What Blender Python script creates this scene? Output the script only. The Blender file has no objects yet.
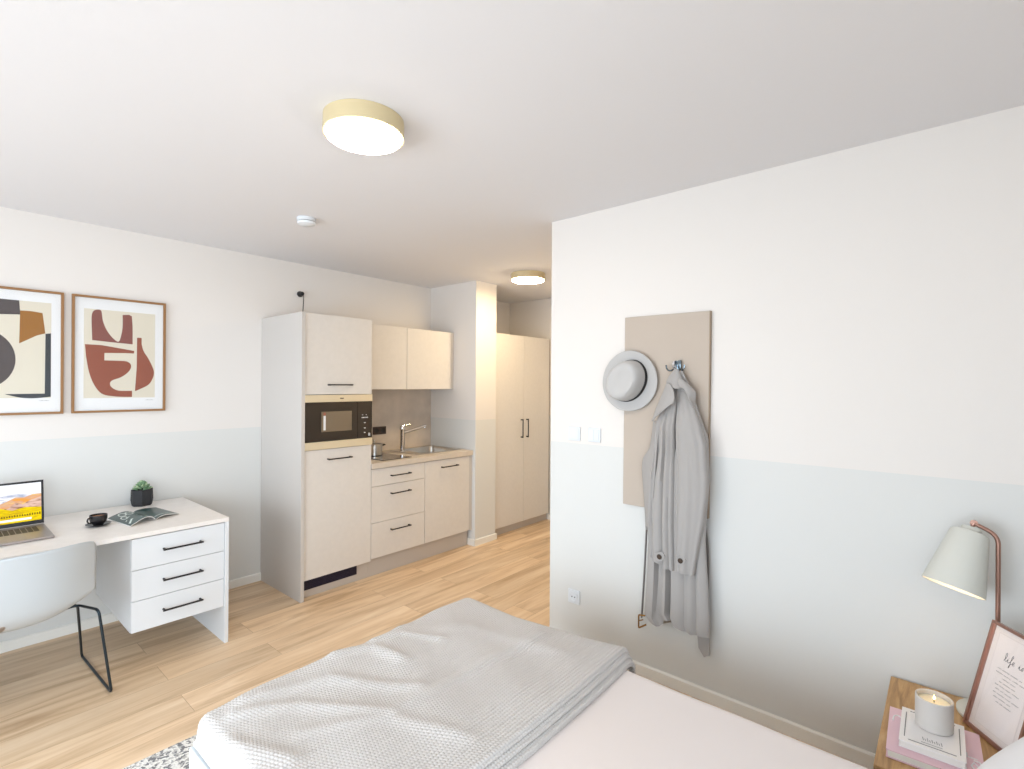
import bpy, bmesh, math, random
import numpy as np
from mathutils import Vector, Matrix
random.seed(7)
C = bpy.context.scene.collection
PI = math.pi

# ------------------------------------------------------------------ camera
CAM_H = 1.53; FPX = 510.13
yaw = math.radians(40.547); roll = math.radians(.339)
FW = Vector((math.cos(yaw), math.sin(yaw), 0))
R0 = Vector((math.sin(yaw), -math.cos(yaw), 0)); UP = Vector((0, 0, 1))
RT = R0*math.cos(roll)+UP*math.sin(roll); UU = -R0*math.sin(roll)+UP*math.cos(roll)
cam = bpy.data.cameras.new('camera'); camo = bpy.data.objects.new('camera', cam); C.objects.link(camo)
cam.sensor_width = 36; cam.lens = FPX/1024*36; cam.clip_start = .02; cam.clip_end = 60
m = Matrix((RT, UU, -FW)).transposed().to_4x4(); m.translation = (0, 0, CAM_H); camo.matrix_world = m
bpy.context.scene.camera = camo
def _ray(x, y): return FW+RT*((x-512)/FPX)+UU*((384.76-y)/FPX)
def at_z(x, y, z): q = _ray(x, y); return Vector((0, 0, CAM_H))+q*((z-CAM_H)/q.z)
def at_x(x, y, X): q = _ray(x, y); return Vector((0, 0, CAM_H))+q*(X/q.x)
def at_y(x, y, Y): q = _ray(x, y); return Vector((0, 0, CAM_H))+q*(Y/q.y)

# ------------------------------------------------------------------ world, daylight, exposure
sc = bpy.context.scene
sc.view_settings.view_transform = 'Standard'; sc.view_settings.look = 'None'
sc.view_settings.gamma = 1; sc.view_settings.use_curve_mapping = False
sc.view_settings.exposure = 0.33
w = bpy.data.worlds.new('sky'); sc.world = w; w.use_nodes = True
w.node_tree.nodes['Background'].inputs[0].default_value = (.72, .86, 1, 1)
w.node_tree.nodes['Background'].inputs[1].default_value = 1.5
def area(name, loc, rot, sx, sy, power, col, spread=PI):
    l = bpy.data.lights.new(name, 'AREA'); l.shape = 'RECTANGLE'; l.size = sx; l.size_y = sy
    l.spread = spread; l.energy = power; l.color = col
    o = bpy.data.objects.new(name, l); C.objects.link(o); o.location = loc; o.rotation_euler = rot
    return o
ROOM_X0 = -1.9; ROOM_Y0 = -.75
area('window_daylight', (ROOM_X0-.25, 1.75, 1.3), (0, -PI/2+.22, 0), 2.3, 3.9, 66, (.80, .90, 1), 2.3)
area('side_window_daylight', (-.75, ROOM_Y0-.25, 1.3), (PI/2-.22, 0, 0), 1.9, 2.3, 50, (.80, .90, 1), 2.3)
MAIN_LAMP = 30.0; HALL_LAMP = 72.0

# ------------------------------------------------------------------ materials
def srgb(c):
    f = lambda v: v/12.92 if v <= .04045 else ((v+.055)/1.055)**2.4
    return tuple(f(v/255) for v in c)+(1,)
def mat(name, col, rough=.6, metal=0, bump=0, bscale=200, spec=.5, var=0, vscale=8, coat=0, emit=None, estr=0, sheen=0):
    m = bpy.data.materials.new(name); m.use_nodes = True; nt = m.node_tree; b = nt.nodes['Principled BSDF']
    b.inputs['Base Color'].default_value = srgb(col); b.inputs['Roughness'].default_value = rough
    b.inputs['Metallic'].default_value = metal; b.inputs['Specular IOR Level'].default_value = spec
    b.inputs['Coat Weight'].default_value = coat; b.inputs['Sheen Weight'].default_value = sheen
    if emit: b.inputs['Emission Color'].default_value = srgb(emit); b.inputs['Emission Strength'].default_value = estr
    if bump or var:
        tc = nt.nodes.new('ShaderNodeTexCoord')
    if bump:
        n = nt.nodes.new('ShaderNodeTexNoise'); n.inputs['Scale'].default_value = bscale; n.inputs['Detail'].default_value = 3
        bp = nt.nodes.new('ShaderNodeBump'); bp.inputs['Strength'].default_value = bump; bp.inputs['Distance'].default_value = .002
        nt.links.new(tc.outputs['Object'], n.inputs['Vector']); nt.links.new(n.outputs['Fac'], bp.inputs['Height'])
        nt.links.new(bp.outputs['Normal'], b.inputs['Normal'])
    if var:
        n = nt.nodes.new('ShaderNodeTexNoise'); n.inputs['Scale'].default_value = vscale; n.inputs['Detail'].default_value = 6
        mx = nt.nodes.new('ShaderNodeMix'); mx.data_type = 'RGBA'
        c = srgb(col); mx.inputs[6].default_value = tuple(v*(1-var) for v in c[:3])+(1,)
        mx.inputs[7].default_value = tuple(min(1, v*(1+var)) for v in c[:3])+(1,)
        rp = nt.nodes.new('ShaderNodeValToRGB'); rp.color_ramp.elements[0].position = .35; rp.color_ramp.elements[1].position = .65
        nt.links.new(tc.outputs['Object'], n.inputs['Vector']); nt.links.new(n.outputs['Fac'], rp.inputs[0])
        nt.links.new(rp.outputs[0], mx.inputs[0]); nt.links.new(mx.outputs[2], b.inputs['Base Color'])
    return m
def wall_mat():
    m = mat('two_tone_wall_paint', (230, 224, 218), .85, bump=.12, bscale=260)
    nt = m.node_tree; b = nt.nodes['Principled BSDF']
    g = nt.nodes.new('ShaderNodeNewGeometry'); s = nt.nodes.new('ShaderNodeSeparateXYZ')
    c = nt.nodes.new('ShaderNodeMath'); c.operation = 'GREATER_THAN'; c.inputs[1].default_value = 1.19
    mx = nt.nodes.new('ShaderNodeMix'); mx.data_type = 'RGBA'
    mx.inputs[6].default_value = srgb((220, 219, 215)); mx.inputs[7].default_value = srgb((230, 224, 218))
    nt.links.new(g.outputs['Position'], s.inputs[0]); nt.links.new(s.outputs['Z'], c.inputs[0])
    nt.links.new(c.outputs[0], mx.inputs[0]); nt.links.new(mx.outputs[2], b.inputs['Base Color'])
    return m
def wood_mat(name, c1, c2, c3, plank=None, axis='X', rough=.45, gs=1.0, joint=.55):
    m = bpy.data.materials.new(name); m.use_nodes = True; nt = m.node_tree; b = nt.nodes['Principled BSDF']
    b.inputs['Roughness'].default_value = rough
    N = nt.nodes.new; L = nt.links.new
    tc = N('ShaderNodeTexCoord'); mp = N('ShaderNodeMapping'); L(tc.outputs['Object'], mp.inputs[0])
    if axis == 'Y': mp.inputs['Rotation'].default_value = (0, 0, PI/2)
    st = N('ShaderNodeMapping'); st.inputs['Scale'].default_value = (1.6*gs, 16*gs, 16*gs)
    n = N('ShaderNodeTexNoise'); n.inputs['Scale'].default_value = 1.0; n.inputs['Detail'].default_value = 8; n.inputs['Roughness'].default_value = .6; n.inputs['Distortion'].default_value = .9
    off = None
    if plank:
        br = N('ShaderNodeTexBrick'); br.inputs['Scale'].default_value = 1; br.inputs['Brick Width'].default_value = plank[0]; br.inputs['Row Height'].default_value = plank[1]
        br.inputs['Mortar Size'].default_value = .0012; br.inputs['Mortar Smooth'].default_value = .3; br.offset = .37
        br.inputs['Color1'].default_value = (0, 0, 0, 1); br.inputs['Color2'].default_value = (1, 1, 1, 1); br.inputs['Mortar'].default_value = (.5, .5, .5, 1)
        L(mp.outputs[0], br.inputs['Vector'])
        ad = N('ShaderNodeVectorMath'); ad.operation = 'MULTIPLY_ADD'; ad.inputs[1].default_value = (7, 3, 11)
        L(br.outputs['Color'], ad.inputs[0]); L(mp.outputs[0], ad.inputs[2]); L(ad.outputs[0], st.inputs[0])
    else: L(mp.outputs[0], st.inputs[0])
    L(st.outputs[0], n.inputs['Vector'])
    rp = N('ShaderNodeValToRGB'); e = rp.color_ramp.elements
    e[0].position = .30; e[0].color = srgb(c3); e[1].position = .72; e[1].color = srgb(c1)
    k = e.new(.5); k.color = srgb(c2)
    L(n.outputs['Fac'], rp.inputs[0]); out = rp.outputs[0]
    if plank:
        mx = N('ShaderNodeMix'); mx.data_type = 'RGBA'; mx.blend_type = 'MULTIPLY'; mx.inputs[0].default_value = 1
        vr = N('ShaderNodeMapRange'); vr.inputs['To Min'].default_value = .88; vr.inputs['To Max'].default_value = 1.06
        L(br.outputs['Color'], vr.inputs['Value']); cb = N('ShaderNodeCombineColor')
        for i in range(3): L(vr.outputs[0], cb.inputs[i])
        L(out, mx.inputs[6]); L(cb.outputs[0], mx.inputs[7]); out = mx.outputs[2]
        m2 = N('ShaderNodeMix'); m2.data_type = 'RGBA'; m2.inputs[7].default_value = tuple(v*joint for v in srgb(c3)[:3])+(1,)
        L(br.outputs['Fac'], m2.inputs[0]); L(out, m2.inputs[6]); out = m2.outputs[2]
    L(out, b.inputs['Base Color'])
    bp = N('ShaderNodeBump'); bp.inputs['Strength'].default_value = .08; bp.inputs['Distance'].default_value = .002
    L(n.outputs['Fac'], bp.inputs['Height']); L(bp.outputs[0], b.inputs['Normal'])
    return m
def glass_mat(name, tint=(1, 1, 1), refl=.06):
    m = bpy.data.materials.new(name); m.use_nodes = True; nt = m.node_tree; nt.nodes.clear()
    o = nt.nodes.new('ShaderNodeOutputMaterial'); mx = nt.nodes.new('ShaderNodeMixShader')
    t = nt.nodes.new('ShaderNodeBsdfTransparent'); t.inputs[0].default_value = tint+(1,)
    g = nt.nodes.new('ShaderNodeBsdfGlossy'); g.inputs['Roughness'].default_value = .02
    lw = nt.nodes.new('ShaderNodeLayerWeight'); lw.inputs[0].default_value = .5
    pw = nt.nodes.new('ShaderNodeMath'); pw.operation = 'POWER'; pw.inputs[1].default_value = 4; nt.links.new(lw.outputs['Facing'], pw.inputs[0])
    f = nt.nodes.new('ShaderNodeMath'); f.operation = 'MULTIPLY_ADD'; f.inputs[1].default_value = .6; f.inputs[2].default_value = .02; nt.links.new(pw.outputs[0], f.inputs[0])
    nt.links.new(f.outputs[0], mx.inputs[0])
    nt.links.new(t.outputs[0], mx.inputs[1]); nt.links.new(g.outputs[0], mx.inputs[2]); nt.links.new(mx.outputs[0], o.inputs[0])
    return m
def emit_mat(name, col, s):
    m = bpy.data.materials.new(name); m.use_nodes = True; nt = m.node_tree; nt.nodes.clear()
    o = nt.nodes.new('ShaderNodeOutputMaterial'); e = nt.nodes.new('ShaderNodeEmission')
    e.inputs[0].default_value = srgb(col); e.inputs[1].default_value = s; nt.links.new(e.outputs[0], o.inputs[0]); return m
def emit_noise(name, c1, c2, c3, s, sc):
    m = emit_mat(name, c1, s); nt = m.node_tree; e = [n for n in nt.nodes if n.type == 'EMISSION'][0]
    tc = nt.nodes.new('ShaderNodeTexCoord'); mp = nt.nodes.new('ShaderNodeMapping'); mp.inputs['Rotation'].default_value = (0, .5, 0); mp.inputs['Scale'].default_value = (.5, 1, 2.2)
    n = nt.nodes.new('ShaderNodeTexNoise'); n.inputs['Scale'].default_value = sc; n.inputs['Detail'].default_value = 5; n.inputs['Distortion'].default_value = 1.2
    r = nt.nodes.new('ShaderNodeValToRGB'); el = r.color_ramp.elements; el[0].position = .36; el[0].color = srgb(c1); el[1].position = .64; el[1].color = srgb(c3); k = el.new(.5); k.color = srgb(c2)
    nt.links.new(tc.outputs['Object'], mp.inputs[0]); nt.links.new(mp.outputs[0], n.inputs['Vector']); nt.links.new(n.outputs['Fac'], r.inputs[0]); nt.links.new(r.outputs[0], e.inputs[0]); return m
def speckle_mat():
    m = mat('speckled_rug_wool', (205, 202, 198), .95); nt = m.node_tree; b = nt.nodes['Principled BSDF']
    N = nt.nodes.new; L = nt.links.new; tc = N('ShaderNodeTexCoord')
    v = N('ShaderNodeTexVoronoi'); v.inputs['Scale'].default_value = 105; L(tc.outputs['Object'], v.inputs['Vector'])
    sp = N('ShaderNodeSeparateColor'); L(v.outputs['Color'], sp.inputs[0])
    rp = N('ShaderNodeValToRGB'); rp.color_ramp.interpolation = 'CONSTANT'; e = rp.color_ramp.elements
    e[0].position = 0; e[0].color = srgb((124, 123, 124)); e[1].position = .28; e[1].color = srgb((180, 177, 173))
    k = e.new(.5); k.color = srgb((228, 225, 220)); L(sp.outputs[0], rp.inputs[0]); L(rp.outputs[0], b.inputs['Base Color'])
    bp = N('ShaderNodeBump'); bp.inputs['Strength'].default_value = .6; bp.inputs['Distance'].default_value = .004
    L(v.outputs['Distance'], bp.inputs['Height']); L(bp.outputs[0], b.inputs['Normal']); return m

M = dict(
 wall=wall_mat(), ceil=mat('white_ceiling_paint', (229, 227, 228), .9, bump=.1, bscale=200),
 trim=mat('white_trim', (238, 235, 228), .5),
 floor=wood_mat('oak_plank_floor', (240, 216, 186), (222, 192, 157), (188, 155, 119), plank=(1.35, .19), gs=.72, rough=.36, joint=.8),
 oak=wood_mat('oak_wood', (206, 170, 122), (186, 147, 99), (146, 110, 70), gs=2.2, rough=.5, axis='X'),
 greige=mat('greige_cabinet_laminate', (219, 213, 206), .5, var=.015, vscale=30),
 greige_side=mat('grey_cabinet_laminate', (200, 194, 188), .5),
 plinth=mat('greige_plinth', (196, 186, 176), .55),
 top=mat('beige_stone_worktop', (208, 196, 182), .45, var=.05, vscale=14),
 splash=mat('concrete_look_splashback', (202, 188, 174), .5, var=.10, vscale=5),
 black=mat('matt_black_metal', (34, 32, 34), .42, metal=.3), blackp=mat('black_plastic', (28, 26, 26), .4),
 darkbrown=mat('black_brown_plastic', (58, 42, 36), .4),
 gap=mat('dark_gap', (60, 54, 50), .9), vent=mat('blue_black_vent', (22, 18, 46), .5),
 steel=mat('brushed_steel', (200, 196, 190), .28, metal=1), chrome=mat('chrome', (225, 225, 228), .08, metal=1),
 champagne=mat('champagne_brushed_steel', (234, 221, 192), .35, metal=.5),
 ovenglass=mat('dark_oven_glass', (34, 24, 18), .06, spec=.6, coat=.5), ovenwin=mat('oven_window', (120, 104, 84), .12, coat=.5),
 hob=mat('black_glass_hob', (24, 20, 18), .06, coat=.6), mark=mat('white_marks', (225, 225, 225), .5), ringm=mat('hob_ring_marks', (120, 110, 100), .3),
 white=mat('white_desk_laminate', (220, 222, 224), .45), whitew=mat('pale_wood_grain_laminate', (232, 226, 220), .4, var=.02, vscale=20),
 shell=mat('white_plastic_shell', (186, 191, 194), .38), seatcush=mat('brown_seat_pad', (160, 132, 104), .8),
 wire=mat('dark_blue_grey_steel', (52, 62, 70), .3, metal=.7),
 alu=mat('space_grey_aluminium', (168, 160, 156), .35, metal=.7), key=mat('laptop_keys', (60, 54, 52), .5),
 bezel=mat('screen_bezel', (26, 26, 30), .25), scr=emit_mat('screen_white', (244, 246, 252), 1.0), scy=emit_noise('screen_yellow', (250, 226, 30), (238, 206, 24), (206, 172, 40), .9, 40),
 sco=emit_noise('screen_orange', (240, 168, 84), (226, 178, 150), (250, 214, 120), .9, 26), scp=emit_noise('screen_pinkbrown', (150, 108, 90), (226, 186, 168), (240, 206, 190), .85, 34), scd=emit_mat('screen_dark', (120, 96, 40), .7), scb=emit_noise('screen_blue_white', (176, 184, 206), (236, 236, 244), (246, 246, 250), .95, 30),
 cup=mat('black_ceramic', (34, 32, 34), .3), coffee=mat('coffee', (176, 112, 66), .3), pot=mat('charcoal_concrete', (44, 44, 46), .8, bump=.3, bscale=90),
 soil=mat('soil', (60, 48, 38), .95), leaf=mat('succulent_green', (118, 150, 112), .55), leaf2=mat('succulent_pale', (170, 190, 150), .55),
 magd=mat('magazine_dark_teal', (42, 66, 64), .3), magw=mat('magazine_paper', (232, 230, 226), .5), magg=mat('magazine_swirl', (206, 214, 208), .35),
 frame=mat('brown_oak_frame', (150, 108, 66), .5), mount=mat('white_mount', (240, 240, 240), .7), cream=mat('cream_paper', (226, 218, 200), .8),
 rust=mat('rust_brown_ink', (150, 84, 64), .75), rust2=mat('plum_brown_ink', (138, 84, 76), .75), inkg=mat('charcoal_ink', (84, 76, 76), .75), ochre=mat('ochre_ink', (158, 106, 44), .75), inkb=mat('blue_black_ink', (56, 62, 68), .75),
 sig=mat('pencil', (150, 150, 150), .9), glass=glass_mat('picture_glass'), wglass=glass_mat('window_glass'),
 lampbody=mat('champagne_lamp_body', (208, 190, 150), .45, metal=.1),
 panel=mat('taupe_fabric_panel', (190, 176, 162), .85, bump=.2, bscale=400), paneledge=mat('taupe_panel_edge', (160, 142, 122), .7),
 coat=mat('grey_beige_cotton', (168, 163, 159), .85, bump=.18, bscale=500, sheen=.15), coatd=mat('coat_shade_and_belt', (120, 114, 110), .9),  # coatd: painted shade for the back panel strip, also the dark belt
 hat=mat('light_grey_felt', (190, 187, 184), .95, bump=.15, bscale=600, sheen=.2), band=mat('black_hat_band', (22, 20, 20), .6),
 button=mat('dark_brown_button', (70, 54, 42), .35), brass=mat('antique_brass', (150, 112, 60), .35, metal=.8),
 knit=mat('light_grey_knit_wool', (198, 193, 189), .97, sheen=.1), sheet=mat('blush_white_cotton', (228, 219, 215), .9, bump=.1, bscale=300),
 pillow=mat('white_cotton', (232, 230, 230), .9), bedw=mat('white_bed_lacquer', (226, 232, 235), .4),
 rug=speckle_mat(), rose=mat('rose_gold_metal', (172, 134, 120), .3, metal=.85), shade=mat('sage_white_shade', (210, 209, 200), .6), shadein=mat('white_shade_inside', (246, 240, 226), .7),
 bulb=emit_mat('warm_bulb', (255, 226, 180), 12), disc=emit_mat('lamp_diffuser', (255, 241, 222), MAIN_LAMP), disc2=emit_mat('hall_lamp_diffuser', (255, 228, 182), HALL_LAMP),
 pink=mat('pink_book_cover', (222, 188, 198), .5), wbook=mat('white_book_cover', (234, 230, 228), .5), pages=mat('book_pages', (226, 222, 214), .85), grey=mat('grey_print', (130, 128, 128), .7),
 candle=mat('grey_candle_glass', (204, 198, 192), .5), wax=mat('white_wax', (244, 232, 208), .5), flame=emit_mat('candle_flame', (255, 214, 130), 14), wick=mat('black_wick', (20, 16, 14), .9),
 ink=mat('black_ink', (70, 62, 62), .8), socket=mat('white_plastic', (226, 229, 232), .35), pin=mat('socket_hole', (90, 90, 90), .6),
 bluemetal=mat('dark_polished_steel', (110, 122, 130), .15, metal=1),
)
M['wax'].node_tree.nodes['Principled BSDF'].inputs['Subsurface Weight'].default_value = .2

# ------------------------------------------------------------------ mesh helpers
class MB:
    def __init__(s): s.bm = bmesh.new(); s.mats = []
    def mi(s, m):
        if m not in s.mats: s.mats.append(m)
        return s.mats.index(m)
    def box(s, x0, x1, y0, y1, z0, z1, m, bev=0, seg=2):
        g = bmesh.new(); bmesh.ops.create_cube(g, size=1)
        for v in g.verts: v.co = Vector((x0+(v.co.x+.5)*(x1-x0), y0+(v.co.y+.5)*(y1-y0), z0+(v.co.z+.5)*(z1-z0)))
        if bev: bmesh.ops.bevel(g, geom=g.edges[:], offset=bev, segments=seg, affect='EDGES', profile=.5)
        s.merge(g, m); return s
    def merge(s, g, m, mx=None):
        i = s.mi(m); d = {}
        for v in g.verts: d[v] = s.bm.verts.new(mx @ v.co if mx else v.co)
        for f in g.faces:
            try: nf = s.bm.faces.new([d[v] for v in f.verts]); nf.material_index = i; nf.smooth = f.smooth
            except ValueError: pass
        g.free()
    def face(s, pts, m, smooth=False):
        f = s.bm.faces.new([s.bm.verts.new(p) for p in pts]); f.material_index = s.mi(m); f.smooth = smooth; return s
    def prism(s, pts, vec, m):
        pts = [Vector(p) for p in pts]; vec = Vector(vec); i = s.mi(m); n = len(pts)
        a = [s.bm.verts.new(p) for p in pts]; b = [s.bm.verts.new(p+vec) for p in pts]
        fs = [s.bm.faces.new(a), s.bm.faces.new(b[::-1])]+[s.bm.faces.new((a[k], b[k], b[(k+1) % n], a[(k+1) % n])) for k in range(n)]
        for f in fs: f.material_index = i
        return s
    def rings(s, rs, m, cap0=True, cap1=True, closed=True, smooth=True):
        i = s.mi(m); V = [[s.bm.verts.new(p) for p in r] for r in rs]; n = len(V[0])
        for a, b in zip(V, V[1:]):
            for k in range(n if closed else n-1):
                q = (a[k], a[(k+1) % n], b[(k+1) % n], b[k])
                try: f = s.bm.faces.new(q); f.material_index = i; f.smooth = smooth
                except ValueError: pass
        if cap0: f = s.bm.faces.new(V[0][::-1]); f.material_index = i
        if cap1: f = s.bm.faces.new(V[-1]); f.material_index = i
        return s
    def tube(s, pts, r, m, seg=10, closed=False):
        pts = [Vector(p) for p in pts]; n = len(pts); rs = []; prev = None
        for k, p in enumerate(pts):
            t = (pts[min(k+1, n-1)]-pts[max(k-1, 0)]).normalized()
            if prev is None:
                a = Vector((0, 0, 1)) if abs(t.z) < .9 else Vector((1, 0, 0)); u = t.cross(a).normalized()
            else:
                u = (prev-t*prev.dot(t)); u = u.normalized() if u.length > 1e-6 else t.orthogonal().normalized()
            prev = u; v = t.cross(u); rr = r[k] if isinstance(r, (list, tuple)) else r
            rs.append([p+(u*math.cos(j*2*PI/seg)+v*math.sin(j*2*PI/seg))*rr for j in range(seg)])
        return s.rings(rs, m)
    def lathe(s, prof, c, m, axis=(0, 0, 1), seg=40, cap0=True, cap1=True, smooth=True, sx=1, sy=1):
        z = Vector(axis).normalized(); x = z.orthogonal().normalized() if abs(z.z) < .999 else Vector((1, 0, 0)); y = z.cross(x); c = Vector(c)
        rs = [[c+z*h+(x*math.cos(j*2*PI/seg)*sx+y*math.sin(j*2*PI/seg)*sy)*r for j in range(seg)] for r, h in prof]
        return s.rings(rs, m, cap0, cap1, True, smooth)
    def grid(s, f, nu, nv, m, smooth=True):
        i = s.mi(m); V = [[s.bm.verts.new(f(a/nu, b/nv)) for a in range(nu+1)] for b in range(nv+1)]
        for b in range(nv):
            for a in range(nu):
                q = s.bm.faces.new((V[b][a], V[b][a+1], V[b+1][a+1], V[b+1][a])); q.material_index = i; q.smooth = smooth
        return s
    def build(s, name, parent=None, origin=None, thick=0, sharp=40, mx=None):
        if mx:
            for v in s.bm.verts: v.co = mx @ v.co
        bmesh.ops.recalc_face_normals(s.bm, faces=s.bm.faces[:])
        o0 = Vector(origin) if origin is not None else Vector((0, 0, 0))
        if parent is not None:
            q = parent; tot = Vector((0, 0, 0))
            while q: tot += q.location; q = q.parent
            sh = tot
        else: sh = Vector((0, 0, 0))
        off = sh+o0 if parent is None else sh
        for v in s.bm.verts: v.co -= off
        me = bpy.data.meshes.new(name); s.bm.to_mesh(me); s.bm.free()
        for m in s.mats: me.materials.append(m)
        if any(p.use_smooth for p in me.polygons): me.set_sharp_from_angle(angle=math.radians(sharp))
        o = bpy.data.objects.new(name, me); C.objects.link(o)
        if parent is not None: o.parent = parent
        else: o.location = o0
        if thick:
            md = o.modifiers.new('thickness', 'SOLIDIFY'); md.thickness = thick; md.offset = 0
        return o
def tag(o, label, cat, group=None):
    o['label'] = label; o['category'] = cat
    if group: o['group'] = group
    return o
def thing(name, loc, label, cat, group=None):
    o = bpy.data.objects.new(name, None); C.objects.link(o); o.location = loc; o.empty_display_size = .05
    return tag(o, label, cat, group)
def struct(o): o['kind'] = 'structure'; return o
def lerp(a, b, t): return a+(b-a)*t
def interp(pts, t):   # pts [(key, val...)], piecewise linear
    if t <= pts[0][0]: return pts[0][1]
    for a, b in zip(pts, pts[1:]):
        if t <= b[0]: k = (t-a[0])/(b[0]-a[0]); return a[1]+(b[1]-a[1])*k
    return pts[-1][1]
def smooth_path(pts, n=6, closed=False):
    P = [Vector(p) for p in pts]; out = []
    N = len(P); rng = range(N) if closed else range(N-1)
    for i in rng:
        p0, p1, p2, p3 = (P[(i-1) % N], P[i], P[(i+1) % N], P[(i+2) % N]) if closed else (P[max(i-1, 0)], P[i], P[i+1], P[min(i+2, N-1)])
        for k in range(n):
            t = k/n; out.append(.5*((2*p1)+(-p0+p2)*t+(2*p0-5*p1+4*p2-p3)*t*t+(-p0+3*p1-3*p2+p3)*t**3))
    if not closed: out.append(P[-1])
    return out
def bend_path(pts, r, n=5):  # rounded corners
    P = [Vector(p) for p in pts]; out = [P[0]]
    for a, b, c in zip(P, P[1:], P[2:]):
        u = (a-b).normalized(); v = (c-b).normalized(); rr = min(r, (a-b).length*.45, (c-b).length*.45)
        p, q = b+u*rr, b+v*rr
        for k in range(n+1): t = k/n; out.append((1-t)**2*p+2*t*(1-t)*b+t*t*q)
    out.append(P[-1]); return out
def bar_handle(parent, a, b, nrm, r=.005, stand=.028):
    a, b, nrm = Vector(a), Vector(b), Vector(nrm); t = (b-a).normalized()
    g = MB(); g.tube([a+nrm*stand, b+nrm*stand], r, M['black'], 10)
    for p in (a+t*.008, b-t*.008): g.tube([p, p+nrm*stand], r*1.15, M['black'], 10)
    return g.build('handle', parent)

# ------------------------------------------------------------------ setting
XR = 2.503; YL = 4.056; ZC = 2.513; XE = 4.69; YH = 1.83
NX = 3.446; PX1 = 3.731; PY = 3.40
def sbox(name, a, m, bev=0): g = MB(); g.box(*a, m, bev); return struct(g.build(name))
sbox('floor', (ROOM_X0-.1, XE+.1, ROOM_Y0-.1, YL+.1, -.1, 0), M['floor'])
sbox('ceiling', (ROOM_X0-.1, XE+.1, ROOM_Y0-.1, YL+.1, ZC, ZC+.1), M['ceil'])
sbox('wall_left', (ROOM_X0-.1, XE+.1, YL, YL+.1, 0, ZC), M['wall'])
sbox('wall_right', (XR, XR+.12, ROOM_Y0-.1, YH, 0, ZC), M['wall'])
sbox('wall_hall', (XR+.12, XE+.1, YH-.12, YH, 0, ZC), M['wall'])
sbox('wall_end', (XE, XE+.1, YH, YL, 0, ZC), M['wall'])
sbox('wall_partition', (NX, PX1, PY, YL, 0, ZC), M['wall'])
def win_wall(name, wname, axis, pos, lo, hi, w0, w1, z0, z1):
    g = MB()
    def b(a0, a1, b0, b1):
        if axis == 'x': g.box(pos-.1, pos, a0, a1, b0, b1, M['wall'])
        else: g.box(a0, a1, pos-.1, pos, b0, b1, M['wall'])
    b(lo, w0, 0, ZC); b(w1, hi, 0, ZC); b(w0, w1, 0, z0); b(w0, w1, z1, ZC); struct(g.build(name))
    g = MB(); p = MB(); t = .06; n = 2
    def fr(a0, a1, b0, b1, gg=g, d0=.07, d1=.02, m=M['trim']):
        if axis == 'x': gg.box(pos-d0, pos-d1, a0, a1, b0, b1, m)
        else: gg.box(a0, a1, pos-d0, pos-d1, b0, b1, m)
    fr(w0, w1, z0, z0+t); fr(w0, w1, z1-t, z1)
    for k in range(n+1):
        c = lerp(w0+t/2, w1-t/2, k/n); fr(c-t/2, c+t/2, z0+t, z1-t)
    o = struct(g.build(wname)); 
    for k in range(n):
        fr(lerp(w0+t/2, w1-t/2, k/n)+t/2, lerp(w0+t/2, w1-t/2, (k+1)/n)-t/2, z0+t, z1-t, p, .05, .044, M['wglass'])
    p.build('window_pane', o)
win_wall('wall_window', 'window_1', 'x', ROOM_X0, ROOM_Y0, YL, -.25, 3.75, .12, 2.2)
win_wall('wall_back', 'window_2', 'y', ROOM_Y0, ROOM_X0, XR, -1.7, .25, .12, 2.2)
def baseboard(name, pts, h=.06, d=.014):
    g = MB()
    for (a, b, n) in pts:
        a, b, n = Vector(a), Vector(b), Vector(n)
        g.prism([a, a+n*d, a+n*d+Vector((0, 0, h-.006)), a+n*d*.5+Vector((0, 0, h)), a+Vector((0, 0, h))], b-a, M['trim'])
    return struct(g.build(name))
baseboard('baseboard_left', [((ROOM_X0, YL, 0), (1.765, YL, 0), (0, -1, 0))])
baseboard('baseboard_right', [((XR, ROOM_Y0, 0), (XR, YH+.014, 0), (-1, 0, 0))])
baseboard('baseboard_partition', [((NX, 3.5, 0), (NX, PY-.014, 0), (-1, 0, 0)), ((NX-.014, PY, 0), (PX1+.014, PY, 0), (0, -1, 0)), ((PX1, PY-.014, 0), (PX1, 3.45, 0), (1, 0, 0))])
baseboard('baseboard_end', [((XE, YH, 0), (XE, 3.47, 0), (-1, 0, 0))])
baseboard('baseboard_hall', [((XR, YH, 0), (XE, YH, 0), (0, 1, 0))])

# ------------------------------------------------------------------ tall fridge cabinet
YF = 3.437; TX0 = 1.745; TX1 = 2.326; TH = 2.030
T = thing('tall_cabinet', ((TX0+TX1)/2, 3.75, 0), 'tall grey-beige fridge cabinet standing free at the left end of the kitchen', 'cabinet')
g = MB(); g.box(TX0, TX0+.026, YF-.018, YL-.002, .0, TH, M['greige_side'], .001); g.build('side_panel', T)
g = MB(); a0, a1 = TX0+.0265, TX1
g.box(a0, a1, YF+.02, YL-.003, .145, 1.05, M['greige_side']); g.box(a0, a1, YF+.02, YL-.003, 1.45, TH, M['greige_side'])
g.box(a1-.018, a1, YF+.02, YL-.003, 1.05, 1.45, M['greige_side']); g.box(a0, a1, YL-.03, YL-.003, 1.05, 1.45, M['greige_side']); g.build('carcass', T)
def door(parent, x0, x1, z0, z1, y, m=M['greige'], t=.019, name='door'):
    g = MB(); g.box(x0+.0015, x1-.0015, y, y+t, z0+.0015, z1-.0015, m, .0012); return g.build(name, parent)
d = door(T, a0, a1, 1.448, TH, YF); bar_handle(d, (1.948, YF, 1.520), (2.142, YF, 1.520), (0, -1, 0))
d = door(T, a0, a1, .134, 1.053, YF); bar_handle(d, (1.948, YF, .978), (2.142, YF, .978), (0, -1, 0))
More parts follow.
